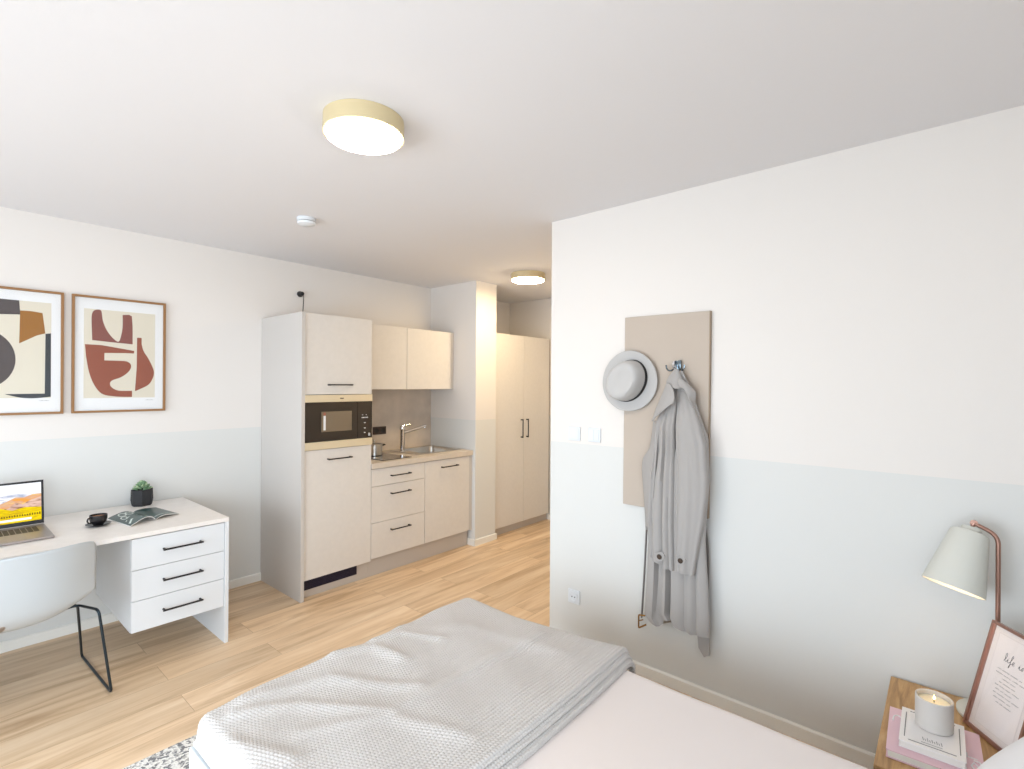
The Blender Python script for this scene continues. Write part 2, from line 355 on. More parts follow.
g = MB(); g.box(a0, a1, YF+.045, YF+.06, 0, .053, M['plinth']); g.box(2.226, a1, YF+.045, YF+.06, .053, .134, M['plinth']); g.build('plinth', T)
g = MB(); g.box(a0, 2.226, YF+.04, YF+.058, .053, .132, M['vent'])
for k in range(6): g.box(a0+.008, 2.218, YF+.037, YF+.041, .060+k*.0115, .0655+k*.0115, M['vent'], .0008)
g.build('vent_grille', T)
# microwave
MWV = thing('microwave', ((a0+a1)/2, 3.6, 1.053), 'built-in microwave with dark glass front and champagne steel trim strips', 'microwave')
x0, x1 = a0+.002, a1-.001
g = MB(); g.box(x0, x1, YF-.012, YF+.018, 1.394, 1.446, M['champagne'], .002); g.box(2.045, 2.075, YF-.0132, YF-.0118, 1.417, 1.423, M['ovenglass']); g.build('upper_trim', MWV)
g = MB(); g.box(x0, x1, YF-.012, YF+.018, 1.0545, 1.109, M['champagne'], .002); g.build('lower_trim', MWV)
g = MB(); g.box(x0, 2.195, YF-.008, YF+.018, 1.1095, 1.3935, M['ovenglass'], .002)
d = g.build('door', MWV)
g = MB(); g.box(1.90, 2.145, YF-.0095, YF-.0075, 1.178, 1.325, M['ovenwin']); w_ = g.build('oven_window', d)
g = MB(); g.box(1.915, 1.932, YF-.0105, YF-.0092, 1.19, 1.295, M['mark']); g.box(1.915, 1.932, YF-.0105, YF-.0092, 1.298, 1.318, M['rust']); g.build('sticker', d)
g = MB(); g.box(2.197, x1, YF-.008, YF+.018, 1.1095, 1.3935, M['ovenglass'], .002); cp = g.build('control_panel', MWV)
marks = [[(2.232+k*.012, 2.239+k*.012, 1.265, 1.273) for k in range(5)]+[(2.236, 2.244, 1.288, 1.291), (2.268, 2.276, 1.288, 1.291)]]
marks += [[(2.252, 2.266, zz, zz+.006)] for zz in (1.225, 1.185, 1.15)]+[[(2.292+k*.006, 2.295+k*.006, 1.125, 1.148) for k in range(3)]]
for mk in marks:
    g = MB()
    for b in mk: g.box(b[0], b[1], YF-.0092, YF-.0078, b[2], b[3], M['mark'])
    g.build('display_mark', cp)
g = MB(); g.box(a0+.01, a1-.025, YF+.019, YL-.06, 1.06, 1.44, M['blackp']); g.build('housing', MWV)
# plug and cord above the cabinet
g = MB(); p = Vector((2.05, YL, 2.262)); g.lathe([(.024, 0), (.024, .012), (.018, .02), (.016, .045), (.01, .05)], p, M['blackp'], (0, -1, 0), 20)
g.tube(smooth_path([p+Vector((0, -.045, 0)), p+Vector((.004, -.056, -.02)), p+Vector((.006, -.05, -.08)), p+Vector((.003, -.045, -.17)), p+Vector((0, -.043, -.2325))]), .0035, M['blackp'], 8)
tag(g.build('power_plug', origin=p), 'small black plug and cable on the wall above the tall cabinet', 'plug')

# ------------------------------------------------------------------ base units
B1 = thing('drawer_cabinet', (2.607, 3.75, 0), 'base cabinet with three beige drawers under the hob', 'cabinet')
g = MB(); g.box(2.327, 2.865, YF+.021, YL-.005, .15, .858, M['gap'])
g.build('carcass', B1)
for z0, z1, hz in ((.716, .855, .787), (.428, .716, .643), (.149, .428, .350)):
    d = door(B1, 2.327, 2.865, z0, z1, YF, name='drawer'); bar_handle(d, (2.504, YF, hz), (2.700, YF, hz), (0, -1, 0))
B2 = thing('sink_cabinet', (3.15, 3.75, 0), 'beige base cabinet with one door under the sink', 'cabinet')
g = MB(); g.box(2.867, 2.884, YF+.021, YL-.005, .15, .858, M['gap']); g.box(3.405, 3.405, YF+.021, YL-.005, .15, .858, M['gap']); g.box(2.884, 3.39, YF+.021, YL-.005, .15, .166, M['gap'])
g.box(2.884, 3.39, YL-.02, YL-.005, .166, .858, M['gap']); g.build('carcass', B2)
d = door(B2, 2.867, 3.405, .149, .855, YF); bar_handle(d, (3.048, YF, .789), (3.243, YF, .789), (0, -1, 0))
g = MB(); g.box(3.4065, NX-.001, YF+.002, YF+.02, .149, .855, M['greige_side'], .001); g.build('filler_strip', B2)
g = MB(); g.box(TX1+.001, NX-.02, YF+.045, YF+.06, 0, .148, M['plinth']); tag(g.build('plinth', origin=(2.9, YF+.05, 0)), 'long beige plinth board along the floor below the drawers and sink cabinet', 'plinth')
# worktop with sink opening
SX0, SX1, SY0, SY1 = 2.885, 3.405, 3.55, 3.975
wz0, wz1 = .859, .902
g = MB(); y0, y1 = YF-.012, YL-.003; hx0, hx1, hy0, hy1 = SX0+.09, SX1-.03, SY0+.03, SY1-.03
for b in ((TX1+.001, hx0, y0, y1), (hx1, NX-.001, y0, y1), (hx0, hx1, y0, hy0), (hx0, hx1, hy1, y1)): g.box(*b, wz0, wz1, M['top'])
bmesh.ops.remove_doubles(g.bm, verts=g.bm.verts[:], dist=1e-5)
tag(g.build('worktop', origin=(2.9, 3.75, wz0)), 'beige stone-look kitchen worktop over the drawers and sink cabinet', 'worktop')
g = MB(); g.box(TX1+.001, NX-.001, YL-.012, YL-.001, wz1+.001, 1.478, M['splash']); tag(g.build('splashback', origin=(2.9, YL, wz1)), 'concrete-look splashback panel behind the hob and sink', 'splashback')
# sink
S = thing('sink', (3.14, 3.76, wz1), 'stainless steel inset sink at the right end of the worktop', 'sink')
g = MB(); z = wz1+.0005; zt = z+.005
for b in ((SX0, hx0, SY0, SY1), (hx1, SX1, SY0, SY1), (hx0, hx1, SY0, hy0), (hx0, hx1, hy1, SY1)): g.box(*b, z, zt, M['steel'], .0015)
g.build('rim', S)
def rrect(x0, x1, y0, y1, r, z, n=5):
    out = []
    for cx, cy, a in ((x1-r, y1-r, 0), (x0+r, y1-r, PI/2), (x0+r, y0+r, PI), (x1-r, y0+r, 1.5*PI)):
        for k in range(n+1): t = a+k*PI/2/n; out.append(Vector((cx+r*math.cos(t), cy+r*math.sin(t), z)))
    return out
g = MB(); e = .0015
g.rings([rrect(hx0+e, hx1-e, hy0+e, hy1-e, .04, zt), rrect(hx0+.006, hx1-.006, hy0+.006, hy1-.006, .04, zt-.02), rrect(hx0+.012, hx1-.012, hy0+.012, hy1-.012, .045, zt-.13), rrect(hx0+.035, hx1-.035, hy0+.035, hy1-.035, .05, zt-.15)], M['steel'], cap0=False)
g.build('bowl', S)
g = MB(); g.lathe([(.04, 0), (.04, .003), (.03, .004)], ((hx0+hx1)/2, (hy0+hy1)/2, zt-.15), M['chrome']); g.build('drain', S)
# faucet
fx, fy, fz = 2.90, 3.80, zt
F_ = thing('faucet', (fx, fy, fz), 'chrome tap with long angled spout beside the sink bowl', 'faucet')
g = MB(); g.lathe([(.026, .0005), (.026, .008), (.021, .012), (.021, .195), (.024, .20), (.024, .232), (.02, .238)], (fx, fy, fz), M['chrome']); g.build('body', F_)
g = MB(); g.tube(smooth_path([(fx+.015, fy, fz+.175), (fx+.1, fy, fz+.19), (fx+.27, fy, fz+.225)]), .014, M['chrome'], 14); g.tube([(fx+.262, fy, fz+.222), (fx+.262, fy, fz+.205)], .010, M['chrome'], 14); g.build('spout', F_)
g = MB(); g.tube([(fx+.0, fy, fz+.235), (fx+.02, fy, fz+.240), (fx+.085, fy-.01, fz+.246)], [.006, .006, .0045], M['chrome'], 10); g.build('lever', F_)
# hob
H_ = thing('hob', (2.62, 3.74, wz1), 'black glass hob set in the worktop beside the tall cabinet', 'hob')
g = MB(); g.box(2.465, 2.765, 3.49, 3.99, wz1+.0005, wz1+.0055, M['hob'], .002); g.build('glass_plate', H_)
for cy, r in ((3.62, .072), (3.84, .088)):
    g = MB(); g.lathe([(r, 0), (r, .0005), (r-.002, .0005), (r-.002, 0)], (2.615, cy, wz1+.0058), M['ringm'], cap0=False, cap1=False, seg=48); g.build('cooking_zone', H_)
# saucepan
px, py, pz = 2.60, 3.80, wz1+.0068
SP = thing('saucepan', (px, py, pz), 'small grey saucepan on the black hob, half hidden by the tall cabinet', 'saucepan')
g = MB(); g.lathe([(.062, 0), (.068, .004), (.070, .09), (.073, .092), (.067, .092), (.065, .006)], (px, py, pz), M['steel'], cap1=True); g.build('pan', SP)
g = MB(); g.lathe([(.0735, .0925), (.072, .096), (.03, .104), (.006, .106), (.006, .115), (.014, .122), (.012, .13), (.0, .132)], (px, py, pz), M['steel']); g.build('lid', SP)
g = MB(); g.tube(smooth_path([(px+.066, py-.022, pz+.078), (px+.098, py-.022, pz+.084), (px+.1, py+.018, pz+.084), (px+.067, py+.02, pz+.078)]), .0045, M['blackp'], 8); g.build('handle', SP)
# double socket on the splashback
D_ = thing('double_socket', (2.82, YL-.012, 1.093), 'dark brown double socket on the concrete-look splashback', 'socket')
g = MB(); g.box(2.748, 2.892, YL-.021, YL-.0125, 1.057, 1.129, M['darkbrown'], .002); g.build('cover_plate', D_)
for cx in (2.784, 2.856):
    g = MB(); g.lathe([(.024, 0), (.024, .0015), (.021, .0015), (.019, .0005)], (cx, YL-.0214, 1.093), M['blackp'], (0, -1, 0), 28); g.build('socket_well', D_)
# wall cabinets
YU = 3.695
for (x0, x1, lab) in ((2.327, 2.866, 'left beige wall cabinet above the hob, next to the tall cabinet'), (2.868, 3.398, 'right beige wall cabinet above the sink, nearest the white partition')):
    W = thing('wall_cabinet', ((x0+x1)/2, 3.88, 1.48), lab, 'cabinet', 'wall cabinets')
    g = MB(); g.box(x0, x1, YU+.02, YL-.001, 1.481, 2.033, M['greige_side']); g.build('carcass', W)
    door(W, x0, x1, 1.48, 2.034, YU)
    if x0 > 2.8: g = MB(); g.box(x1+.001, NX-.001, YU+.012, YU+.03, 1.481, 2.033, M['greige_side']); g.build('filler_strip', W)

# ------------------------------------------------------------------ wardrobe
YW = 3.43; WX0 = 3.734; WX1 = 4.668
W = thing('wardrobe', (4.22, 3.7, 0), 'tall beige two-door wardrobe in the hallway behind the partition', 'wardrobe')
g = MB(); g.box(WX0, WX1, YW+.021, YL-.002, .08, 2.046, M['greige_side']); g.build('carcass', W)
d = door(W, WX0, 4.205, .08, 2.046, YW); bar_handle(d, (4.16, YW, .968), (4.16, YW, 1.166), (0, -1, 0), .0055)
d = door(W, 4.205, WX1-.012, .08, 2.046, YW); bar_handle(d, (4.25, YW, .968), (4.25, YW, 1.166), (0, -1, 0), .0055)
g = MB(); g.box(WX0, WX1, YW+.04, YW+.06, 0, .08, M['plinth']); g.build('plinth', W)

# ------------------------------------------------------------------ desk
DZ = .737; DY0 = 3.225; DX1 = 1.206; DX0 = -.55; DY1 = 4.03
D = thing('desk', (.5, 3.63, 0), 'long white desk with three drawers along the left wall under the pictures', 'desk')
g = MB(); g.box(DX0, DX1, DY0, DY1, DZ-.024, DZ, M['whitew'], .0015); g.build('desk_top', D)
for x0 in (DX1-.021, DX0):
    g = MB(); g.box(x0, x0+.021, DY0, DY1, 0, DZ-.0245, M['white'], .001); g.build('side_panel', D)
g = MB(); g.box(.735, DX1-.0215, DY0+.03, DY1-.01, .213, DZ-.025, M['white'])
pd = g.build('pedestal', D)
for z0, z1, hz in ((.542, .709, .628), (.379, .542, .464), (.215, .379, .300)):
    g = MB(); g.box(.7355, 1.183, DY0+.008, DY0+.028, z0+.0015, z1-.0015, M['white'], .0012); d = g.build('drawer', D)
    bar_handle(d, (.871, DY0+.008, hz), (1.065, DY0+.008, hz), (0, -1, 0))

# laptop
LX0, LX1, LY0, LY1 = .105, .463, 3.445, 3.785; lz = DZ+.001
L_ = thing('laptop', (.27, 3.6, lz), 'open grey laptop with a bright yellow landscape on its screen', 'laptop')
g = MB(); g.box(LX0, LX1, LY0, LY1, lz, lz+.013, M['alu'], .004); bs = g.build('base', L_)
g = MB()
for r in range(5):
    for k in range(13):
        kx = LX0+.03+k*.0225; ky = LY0+.165+r*.025
        g.box(kx, kx+.0195, ky, ky+.021, lz+.0132, lz+.0145, M['key'], .0006, 1)
g.build('keyboard', bs)
g = MB(); g.box(LX0+.10, LX1-.10, LY0+.02, LY0+.135, lz+.0132, lz+.0136, M['key']); g.mats[0] = mat('trackpad_glass', (150, 140, 136), .3); g.build('trackpad', bs)
tilt = math.radians(8); sw = LX1-LX0; sh = .236
hin = Vector((LX0, LY1-.004, lz+.016)); ex = Vector((1, 0, 0)); ez = Vector((0, math.sin(tilt), math.cos(tilt))); en = Vector((0, -math.cos(tilt), math.sin(tilt)))
def scr(u, v, d=0): return hin+ex*u*sw+ez*v*sh+en*d
def slab(g, u0, u1, v0, v1, d0, d1, m): g.prism([scr(u0, v0, d0), scr(u1, v0, d0), scr(u1, v1, d0), scr(u0, v1, d0)], en*(d1-d0), m)
g = MB(); slab(g, 0, 1, 0, 1, -.004, .001, M['alu']); slab(g, .002, .998, .003, .997, .001, .002, M['bezel']); scn = g.build('screen', L_)
g = MB()
def poly(pts, m, d): g.prism([scr(.03+.94*u, .09+.86*v, d) for u, v in pts], en*.0002, m)
poly([(0, 0), (1, 0), (1, 1), (0, 1)], M['scr'], .0022)
poly([(0, .62), (.3, .66), (.62, .76), (.8, .72), (1, .78), (1, 0), (0, 0)], M['scb'], .0025)
poly([(0, .4), (.25, .38), (.45, .47), (.6, .58), (.7, .66), (.8, .64), (.9, .7), (1, .70), (1, 0), (0, 0)], M['sco'], .0028)
poly([(.45, .36), (.62, .40), (.7, .52), (.78, .46), (.88, .56), (1, .62), (1, .3), (.5, .3)], M['scp'], .0031)
poly([(0, .33), (.3, .30), (.5, .42), (.66, .33), (.8, .38), (1, .34), (1, 0), (0, 0)], M['scy'], .0034)
for i in range(34):
    u = i/34; poly([(u, .15), (u+.018, .15), (u+.016, .17+.04*random.random()+.05*max(0, u-.6)), (u+.003, .18+.03*random.random())], M['scd'], .0037)
poly([(0, .045), (.88, .045), (.88, .10), (0, .10)], M['scr'], .004)
g.build('display', scn)

# cup and saucer
cx, cy = at_z(98.3, 526, DZ).x, at_z(98.3, 526, DZ).y
g = MB(); g.lathe([(.03, .0), (.034, .002), (.056, .010), (.057, .012), (.03, .006), (0, .005)], (cx, cy, DZ+.001), M['cup'], cap0=True, cap1=False); sau = g.build('saucer', origin=(cx, cy, DZ+.001)); tag(sau, 'round black saucer under the coffee cup on the desk', 'saucer')
CU = thing('coffee_cup', (cx, cy, DZ+.0075), 'black coffee cup filled with coffee beside the laptop', 'cup')
g = MB(); g.lathe([(.018, 0), (.023, .001), (.036, .017), (.040, .032), (.040, .054), (.0375, .054), (.037, .034), (.032, .02), (.0, .006)], (cx, cy, DZ+.0075), M['cup'], cap1=False); g.build('body', CU)
g = MB(); g.lathe([(0, 0), (.0372, 0)], (cx, cy, DZ+.0515), M['coffee'], cap0=False, cap1=False); g.build('coffee', CU)
g = MB(); dv = Vector((-.87, -.5, 0)); b = Vector((cx, cy, DZ+.0075))
g.tube(smooth_path([b+dv*.0385+UP*.045, b+dv*.055+UP*.045, b+dv*.060+UP*.031, b+dv*.051+UP*.018, b+dv*.036+UP*.018]), .004, M['cup'], 8); g.build('handle', CU)

# magazine
c0 = Vector((.878, 3.60, DZ+.001)); ax = Vector((math.cos(.385), math.sin(.385), 0)); ay = Vector((-ax.y, ax.x, 0))
ay = (Vector((.7245, 3.69, 0))-Vector((.77, 3.40, 0))).normalized()
g = MB()
def page(u, v, side, lift, top):
    s = u*.143*side; h = lift*math.sin(PI*min(1, u*1.0))**.8*(1-.35*v)*math.exp(-u*1.2)*2.2
    return c0+ax*s+ay*(v-.5)*.29+UP*(h+top)
for side, lift, m in ((-1, .022, 'magd'), (1, .012, 'magd')):
    g.grid(lambda u, v: page(u, v, side, lift, .004), 20, 12, M[m]); g.grid(lambda u, v: page(u, v, side, lift, .0008), 20, 12, M['magw'])
    for ed in (lambda t: (t, 0), lambda t: (t, 1), lambda t: (1, t)):
        g.rings([[page(*ed(k/20), side, lift, .0008) for k in range(21)], [page(*ed(k/20), side, lift, .004) for k in range(21)]], M['magw'], False, False, False)
def strip(pts, w, side, lift, m, h=.0045):
    P = [Vector((p[0], p[1])) for p in pts]
    A, B = [], []
    for i, p in enumerate(P):
        t = (P[min(i+1, len(P)-1)]-P[max(i-1, 0)]).normalized(); n = Vector((-t.y, t.x))*w
        a, b_ = p+n, p-n; cl = lambda x: min(.99, max(.01, x))
        A.append(page(cl(a.x), cl(a.y), side, lift, h)); B.append(page(cl(b_.x), cl(b_.y), side, lift, h))
    g.rings([A, B], m, False, False, False)
for (a, b, r) in ((.62, .78, .1), (.40, .72, .1), (.22, .80, .07), (.75, .55, .08)):
    strip([(a+r*math.cos(t*.33), b+r*1.3*math.sin(t*.33)) for t in range(20)], .02, -1, .022, M['magg'])
strip([(.08, .5), (.35, .42), (.6, .5), (.9, .30)], .012, -1, .022, M['magg']); strip([(.08, .25), (.4, .18), (.7, .28), (.92, .12)], .03, -1, .022, M['magg'])
g.rings([[page(k/10*.98, .12, 1, .012, .0045) for k in range(11)], [page(k/10*.98, .145, 1, .012, .0045) for k in range(11)]], M['magg'], False, False, False)
tag(g.build('magazine', origin=c0), 'open magazine with dark green pages lying on the desk', 'magazine')

# succulent
sx, sy = .953, 3.955; z0 = DZ+.001
P_ = thing('potted_succulent', (sx, sy, z0), 'small succulent in a faceted black pot at the back of the desk', 'plant')
def ngon(r, z, n, a=0): return [Vector((sx+r*math.cos(a+k*2*PI/n), sy+r*math.sin(a+k*2*PI/n), z)) for k in range(n)]
g = MB(); g.rings([ngon(.055, z0, 7), ngon(.062, z0+.035, 7), ngon(.059, z0+.103, 7), ngon(.052, z0+.103, 7), ngon(.05, z0+.085, 7)], M['pot'], smooth=False); g.build('pot', P_)
g = MB(); g.lathe([(.049, 0), (.03, .006), (0, .008)], (sx, sy, z0+.087), M['soil'], cap0=False, cap1=False, seg=20); g.build('soil', P_)
g = MB()
for k in range(34):
    a = k*2.399; t = k/34; rr = .052*(1-t)+.004; el = .35+1.0*t; ln = .034-.012*t
    d = Vector((math.cos(a)*math.cos(el), math.sin(a)*math.cos(el), math.sin(el))); o = Vector((sx, sy, z0+.094+.042*t))+Vector((math.cos(a), math.sin(a), 0))*rr*.4
    q = bmesh.new(); bmesh.ops.create_uvsphere(q, u_segments=8, v_segments=6, radius=1)
    for f in q.faces: f.smooth = True
    mx = Matrix.Translation(o+d*ln*.6) @ d.to_track_quat('Z', 'Y').to_matrix().to_4x4() @ Matrix.Diagonal((.008, .006, ln*.6, 1))
    g.merge(q, M['leaf'] if k % 3 else M['leaf2'], mx)
g.build('leaves', P_)

# ------------------------------------------------------------------ chair
CC = .285
K = thing('desk_chair', (CC, 3.2, 0), 'white plastic shell chair with dark wire sled legs at the desk', 'chair')
def shell_pt(u, v):
    # v 0..1 along the section from seat front to top of back, u -1..1 across
    sec = [(0, Vector((0, 3.52, .435))), (.12, Vector((0, 3.49, .452))), (.35, Vector((0, 3.28, .44))), (.52, Vector((0, 3.11, .445))), (.62, Vector((0, 3.035, .49))), (.75, Vector((0, 2.995, .58))), (1, Vector((0, 2.955, .796)))]
    n = len(sec)
    k = max(i for i in range(n) if sec[i][0] <= v+1e-9); k = min(k, n-2)
    P0, P1, P2, P3 = sec[max(k-1, 0)][1], sec[k][1], sec[k+1][1], sec[min(k+2, n-1)][1]
    t = (v-sec[k][0])/(sec[k+1][0]-sec[k][0])
    p = .5*((2*P1)+(-P0+P2)*t+(2*P0-5*P1+4*P2-P3)*t*t+(-P0+3*P1-3*P2+P3)*t**3)
    hw = interp([(0, .205), (.2, .235), (.45, .262), (.7, .277), (1, .274)], v)
    # rounded corners
    x = u*hw
    if v > .88: e = (v-.88)/.12; x = u*hw*(1-.05*e*e*e)
    if v < .1: x = u*hw*(1-.12*((.1-v)/.1)**2)
    bk = interp([(.0, 0), (.5, .0), (.64, .6), (.8, 1), (1, 1)], v); st = 1-bk
    au = abs(u)**2.6
    y = p.y+bk*au*.11; z = p.z+st*au*interp([(0, .01), (.3, .06), (.55, .13), (.7, .1)], v)
    if v > .6: z += bk*(-.03 if v < .9 else -.02)*0
    if v > .9: z -= (abs(u)**8)*.02*(v-.9)/.1
    return Vector((CC+x, y, z))
g = MB(); g.grid(lambda a, b: shell_pt(a*2-1, b), 40, 48, M['shell']); o = g.build('seat_shell', K, thick=.009)
g = MB(); g.grid(lambda a, b: shell_pt((a*2-1)*.78, .06+b*.46)+UP*.012, 20, 20, M['seatcush']); g.build('seat_pad', K, thick=.014)
g = MB()
for s in (-1, 1):
    fo, ro = Vector((CC+s*.322, 3.66, .006)), Vector((CC+s*.346, 3.115, .006))
    ft, rt = Vector((CC+s*.245, 3.30, .418)), Vector((CC+s*.293, 3.11, .432))
    f2 = Vector((CC+s*.10, 3.36, .424)); r2 = Vector((CC+s*.10, 3.26, .424))
    g.tube(bend_path([f2, ft, fo, ro, rt, ft+Vector((0, -.01, 0)), r2], .03), .0062, M['wire'], 10)
g.tube([(CC-.10, 3.36, .424), (CC+.10, 3.36, .424)], .0062, M['wire']); g.tube([(CC-.10, 3.26, .424), (CC+.10, 3.26, .424)], .0062, M['wire'])
g.build('sled_frame', K)
g = MB(); q = shell_pt(-.1, .62)
g.lathe([(.030, 0), (.030, .003), (.026, .005)], (CC-.055, 3.046, .477), M['alu'], (0, -.75, -.66), 24, sx=1, sy=.6); g.build('bolt_cover', K)

# ------------------------------------------------------------------ pictures
def picture(x0, x1, z0, z1, shapes, lab, mount):
    P = thing('framed_print', ((x0+x1)/2, YL, z0), lab, 'picture', 'framed abstract prints on the left wall'); t = .013; y1 = YL-.001; y0 = YL-.024
    g = MB()
    for b in ((x0, x0+t, z0, z1), (x1-t, x1, z0, z1), (x0+t, x1-t, z0, z0+t), (x0+t, x1-t, z1-t, z1)): g.box(b[0], b[1], y0, y1, b[2], b[3], M['frame'], .001)
    g.build('frame', P)
    g = MB(); g.box(x0+t, x1-t, y1-.008, y1-.002, z0+t, z1-t, M['mount'])
    mx0, mx1, mz0, mz1 = mount; g.box(mx0, mx1, y1-.0086, y1-.008, mz0, mz1, M['cream'])
    for pts, m in shapes: g.prism([(a, y1-.0092, b) for a, b in pts], (0, .0006, 0), M[m])
    for k in range(5): xx = mx1-.05+k*.009; g.box(xx, xx+.005, y1-.0084, y1-.008, mz0-.018, mz0-.0155+.002*(k % 2), M['sig'])
    g.build('print', P)
    g = MB(); g.box(x0+t, x1-t, y0+.004, y0+.006, z0+t, z1-t, M['glass']); g.build('picture_glass', P)
def pc(pts, smooth=0):  # crop pixels (5.12 per px, origin 0,270) to wall coordinates
    out = [at_y(a/5.12, 270+b/5.12, YL-.01) for a, b in pts]; return [(p.x, p.z) for p in out]
def sm(pts, n=5): return [(p.x, p.y) for p in smooth_path([(a, b, 0) for a, b in pts], n)]
A = [(pc([(472, 360)]+sm([(470, 300), (469, 240), (478, 212), (500, 204), (519, 212), (527, 262), (548, 312), (580, 352), (608, 368), (622, 330), (628, 290), (628, 232)])+[(628, 232), (660, 231), (675, 238), (679, 290), (679, 382), (560, 370)]), 'rust2'),
     (pc([(435, 381), (520, 386), (610, 402), (687, 416), (686, 429), (640, 427), (535, 426), (534, 462)]+sm([(534, 464), (600, 466), (650, 470), (671, 490), (660, 520), (620, 550), (575, 566), (563, 585), (575, 605), (610, 619), (676, 620)])+[(676, 651)]+sm([(640, 651), (580, 648), (520, 634), (480, 585), (455, 520), (440, 440)])), 'rust'),
     (pc([(702, 348), (725, 349)]+sm([(725, 380), (735, 416), (760, 456), (780, 496), (788, 526), (780, 560), (755, 592), (691, 622)])+[(700, 500)]), 'rust')]
m_ = pc([(430, 182), (792, 665)])
picture(.614, 1.101, 1.339, 2.065, A, 'framed abstract print with rust-brown curved shapes on cream paper', (m_[0][0], m_[1][0], 1.43, 1.985))
Bx0, Bx1 = .09, .577
def rel(px): return at_y(px/5.12, 340, YL-.01).x
Bsh = [([(.30, 1.995), (rel(97), 1.995), (rel(103), 1.915), (.19, 1.90), (.17, 1.995)], 'inkg'),
       (pc([(103, 208), (160, 212), (218, 222), (232, 326), (190, 336), (98, 377)]), 'ochre'),
       (pc([(233, 328), (261, 326), (260, 650)]+sm([(240, 652), (170, 658), (100, 654), (22, 637)])+[(229, 634), (231, 480)]), 'inkb'),
       ([(.235+.135*math.cos(a*PI/20), 1.655+.165*math.sin(a*PI/20)) for a in range(-20, 20)], 'inkg')]
picture(Bx0, Bx1, 1.339, 2.065, Bsh, 'framed abstract print with grey, ochre and black blocks, cut by the left edge', (.165, rel(262), 1.435, 1.995))

# ------------------------------------------------------------------ ceiling lamps, smoke detector
def ceiling_lamp(c, r, h, lab, m):
    L = thing('ceiling_lamp', (c[0], c[1], ZC-h), lab, 'lamp', 'round ceiling lamps')
    g = MB(); g.lathe([(r-.012, 0), (r, -.0), (r, -h), (r-.007, -h), (r-.007, -h+.01), (r-.012, -h+.01)], (c[0], c[1], ZC-.0005), M['lampbody'], seg=72, cap0=False, cap1=False); g.build('housing', L)
    g = MB(); g.lathe([(0, -.010), (r-.018, -.010), (r-.011, -.007), (r-.009, -.002), (r-.0085, .012), (0, .012)], (c[0], c[1], ZC-h-.001), m, seg=72, cap0=False, cap1=False); g.build('diffuser', L)
ceiling_lamp((1.085, 1.662), .146, .06, 'large round glowing ceiling lamp in the main room', M['disc'])
ceiling_lamp((3.53, 2.84), .150, .055, 'round glowing ceiling lamp in the hallway in front of the wardrobe', M['disc2'])
q = at_z(306.5, 222, ZC-.02)
SD = thing('smoke_detector', (q.x, q.y, ZC-.045), 'small white smoke detector on the ceiling', 'smoke detector')
g = MB(); g.lathe([(.052, 0), (.054, -.004), (.054, -.018), (.05, -.020)], (q.x, q.y, ZC-.0005), M['socket']); g.build('base', SD)
g = MB(); g.lathe([(.046, -.020), (.046, -.024)], (q.x, q.y, ZC-.0005), M['grey']); g.build('vent_ring', SD)
g = MB(); g.lathe([(.052, -.024), (.05, -.036), (.035, -.043), (0, -.044)], (q.x, q.y, ZC-.0005), M['socket'], cap1=False); g.build('cover', SD)

# ------------------------------------------------------------------ switches, socket on the right wall
def wall_switch(y, z, lab, kind):
    g0 = thing('light_switch' if kind != 'socket' else 'wall_socket', (XR, y, z), lab, 'switch' if kind != 'socket' else 'socket', 'light switches on the right wall' if kind != 'socket' else None)
    g = MB(); g.box(XR-.009, XR-.0005, y-.04, y+.04, z-.04, z+.04, M['socket'], .003); g.build('cover_plate', g0)
    if kind == 'socket':
        g = MB(); g.lathe([(.028, 0), (.028, .003), (.021, .0025), (.019, .0008)], (XR-.0096, y, z), M['socket'], (-1, 0, 0), 28); g.build('socket_well', g0)
        for s in (-1, 1):
            g = MB(); g.lathe([(.0035, 0), (.0035, .001)], (XR-.0115, y+s*.0095, z), M['pin'], (-1, 0, 0), 10); g.build('pin_hole', g0)
    else:
        n = 1 if kind == 'one' else 2
        for k in range(n):
            w_ = .062/n; y0 = y-.031+k*w_
            g = MB(); g.box(XR-.0125, XR-.0092, y0+.0008, y0+w_-.0008, z-.031, z+.031, M['socket'], .0012); g.build('rocker', g0)
for px_, py_, lab, kd in ((574, 434, 'left white light switch on the right wall near the corner', 'one'), (594, 435.3, 'white double light switch nearest the taupe coat panel', 'two'), (573.5, 597, 'low white wall socket near the foot of the bed', 'socket')):
    q = at_x(px_, py_, XR-.01); wall_switch(q.y, q.z, lab, kd)

# ------------------------------------------------------------------ coat panel with hooks, hat, coat
PF = XR-.022
PN = thing('coat_panel', (XR, 1.11, .885), 'tall taupe coat panel mounted on the right wall', 'coat rack')
rot = Matrix.Translation((0, 1.11, 1.39)) @ Matrix.Rotation(.006, 4, 'X') @ Matrix.Translation((0, -1.11, -1.39))
pa, pb = at_x(708.8, 340, PF).y, at_x(624.3, 340, PF).y
g = MB(); g.box(PF, XR-.001, pa, pb, .890, 1.892, M['panel'], .002)
g.build('board', PN, mx=rot)
g = MB(); g.box(PF-.001, XR-.001, pa-.004, pa+.0, .890, 1.892, M['paneledge']); g.build('edge_strip', PN, mx=rot)
hk = at_x(678, 366.5, PF)
HK = None
g = MB(); g.box(PF-.006, PF-.0005, hk.y-.016, hk.y+.016, hk.z-.03, hk.z+.028, M['bluemetal'], .002)
g.box(PF-.02, PF-.004, hk.y-.022, hk.y-.008, hk.z-.02, hk.z+.03, M['bluemetal'], .003); g.box(PF-.02, PF-.004, hk.y+.010, hk.y+.018, hk.z-.02, hk.z+.026, M['chrome'], .003)
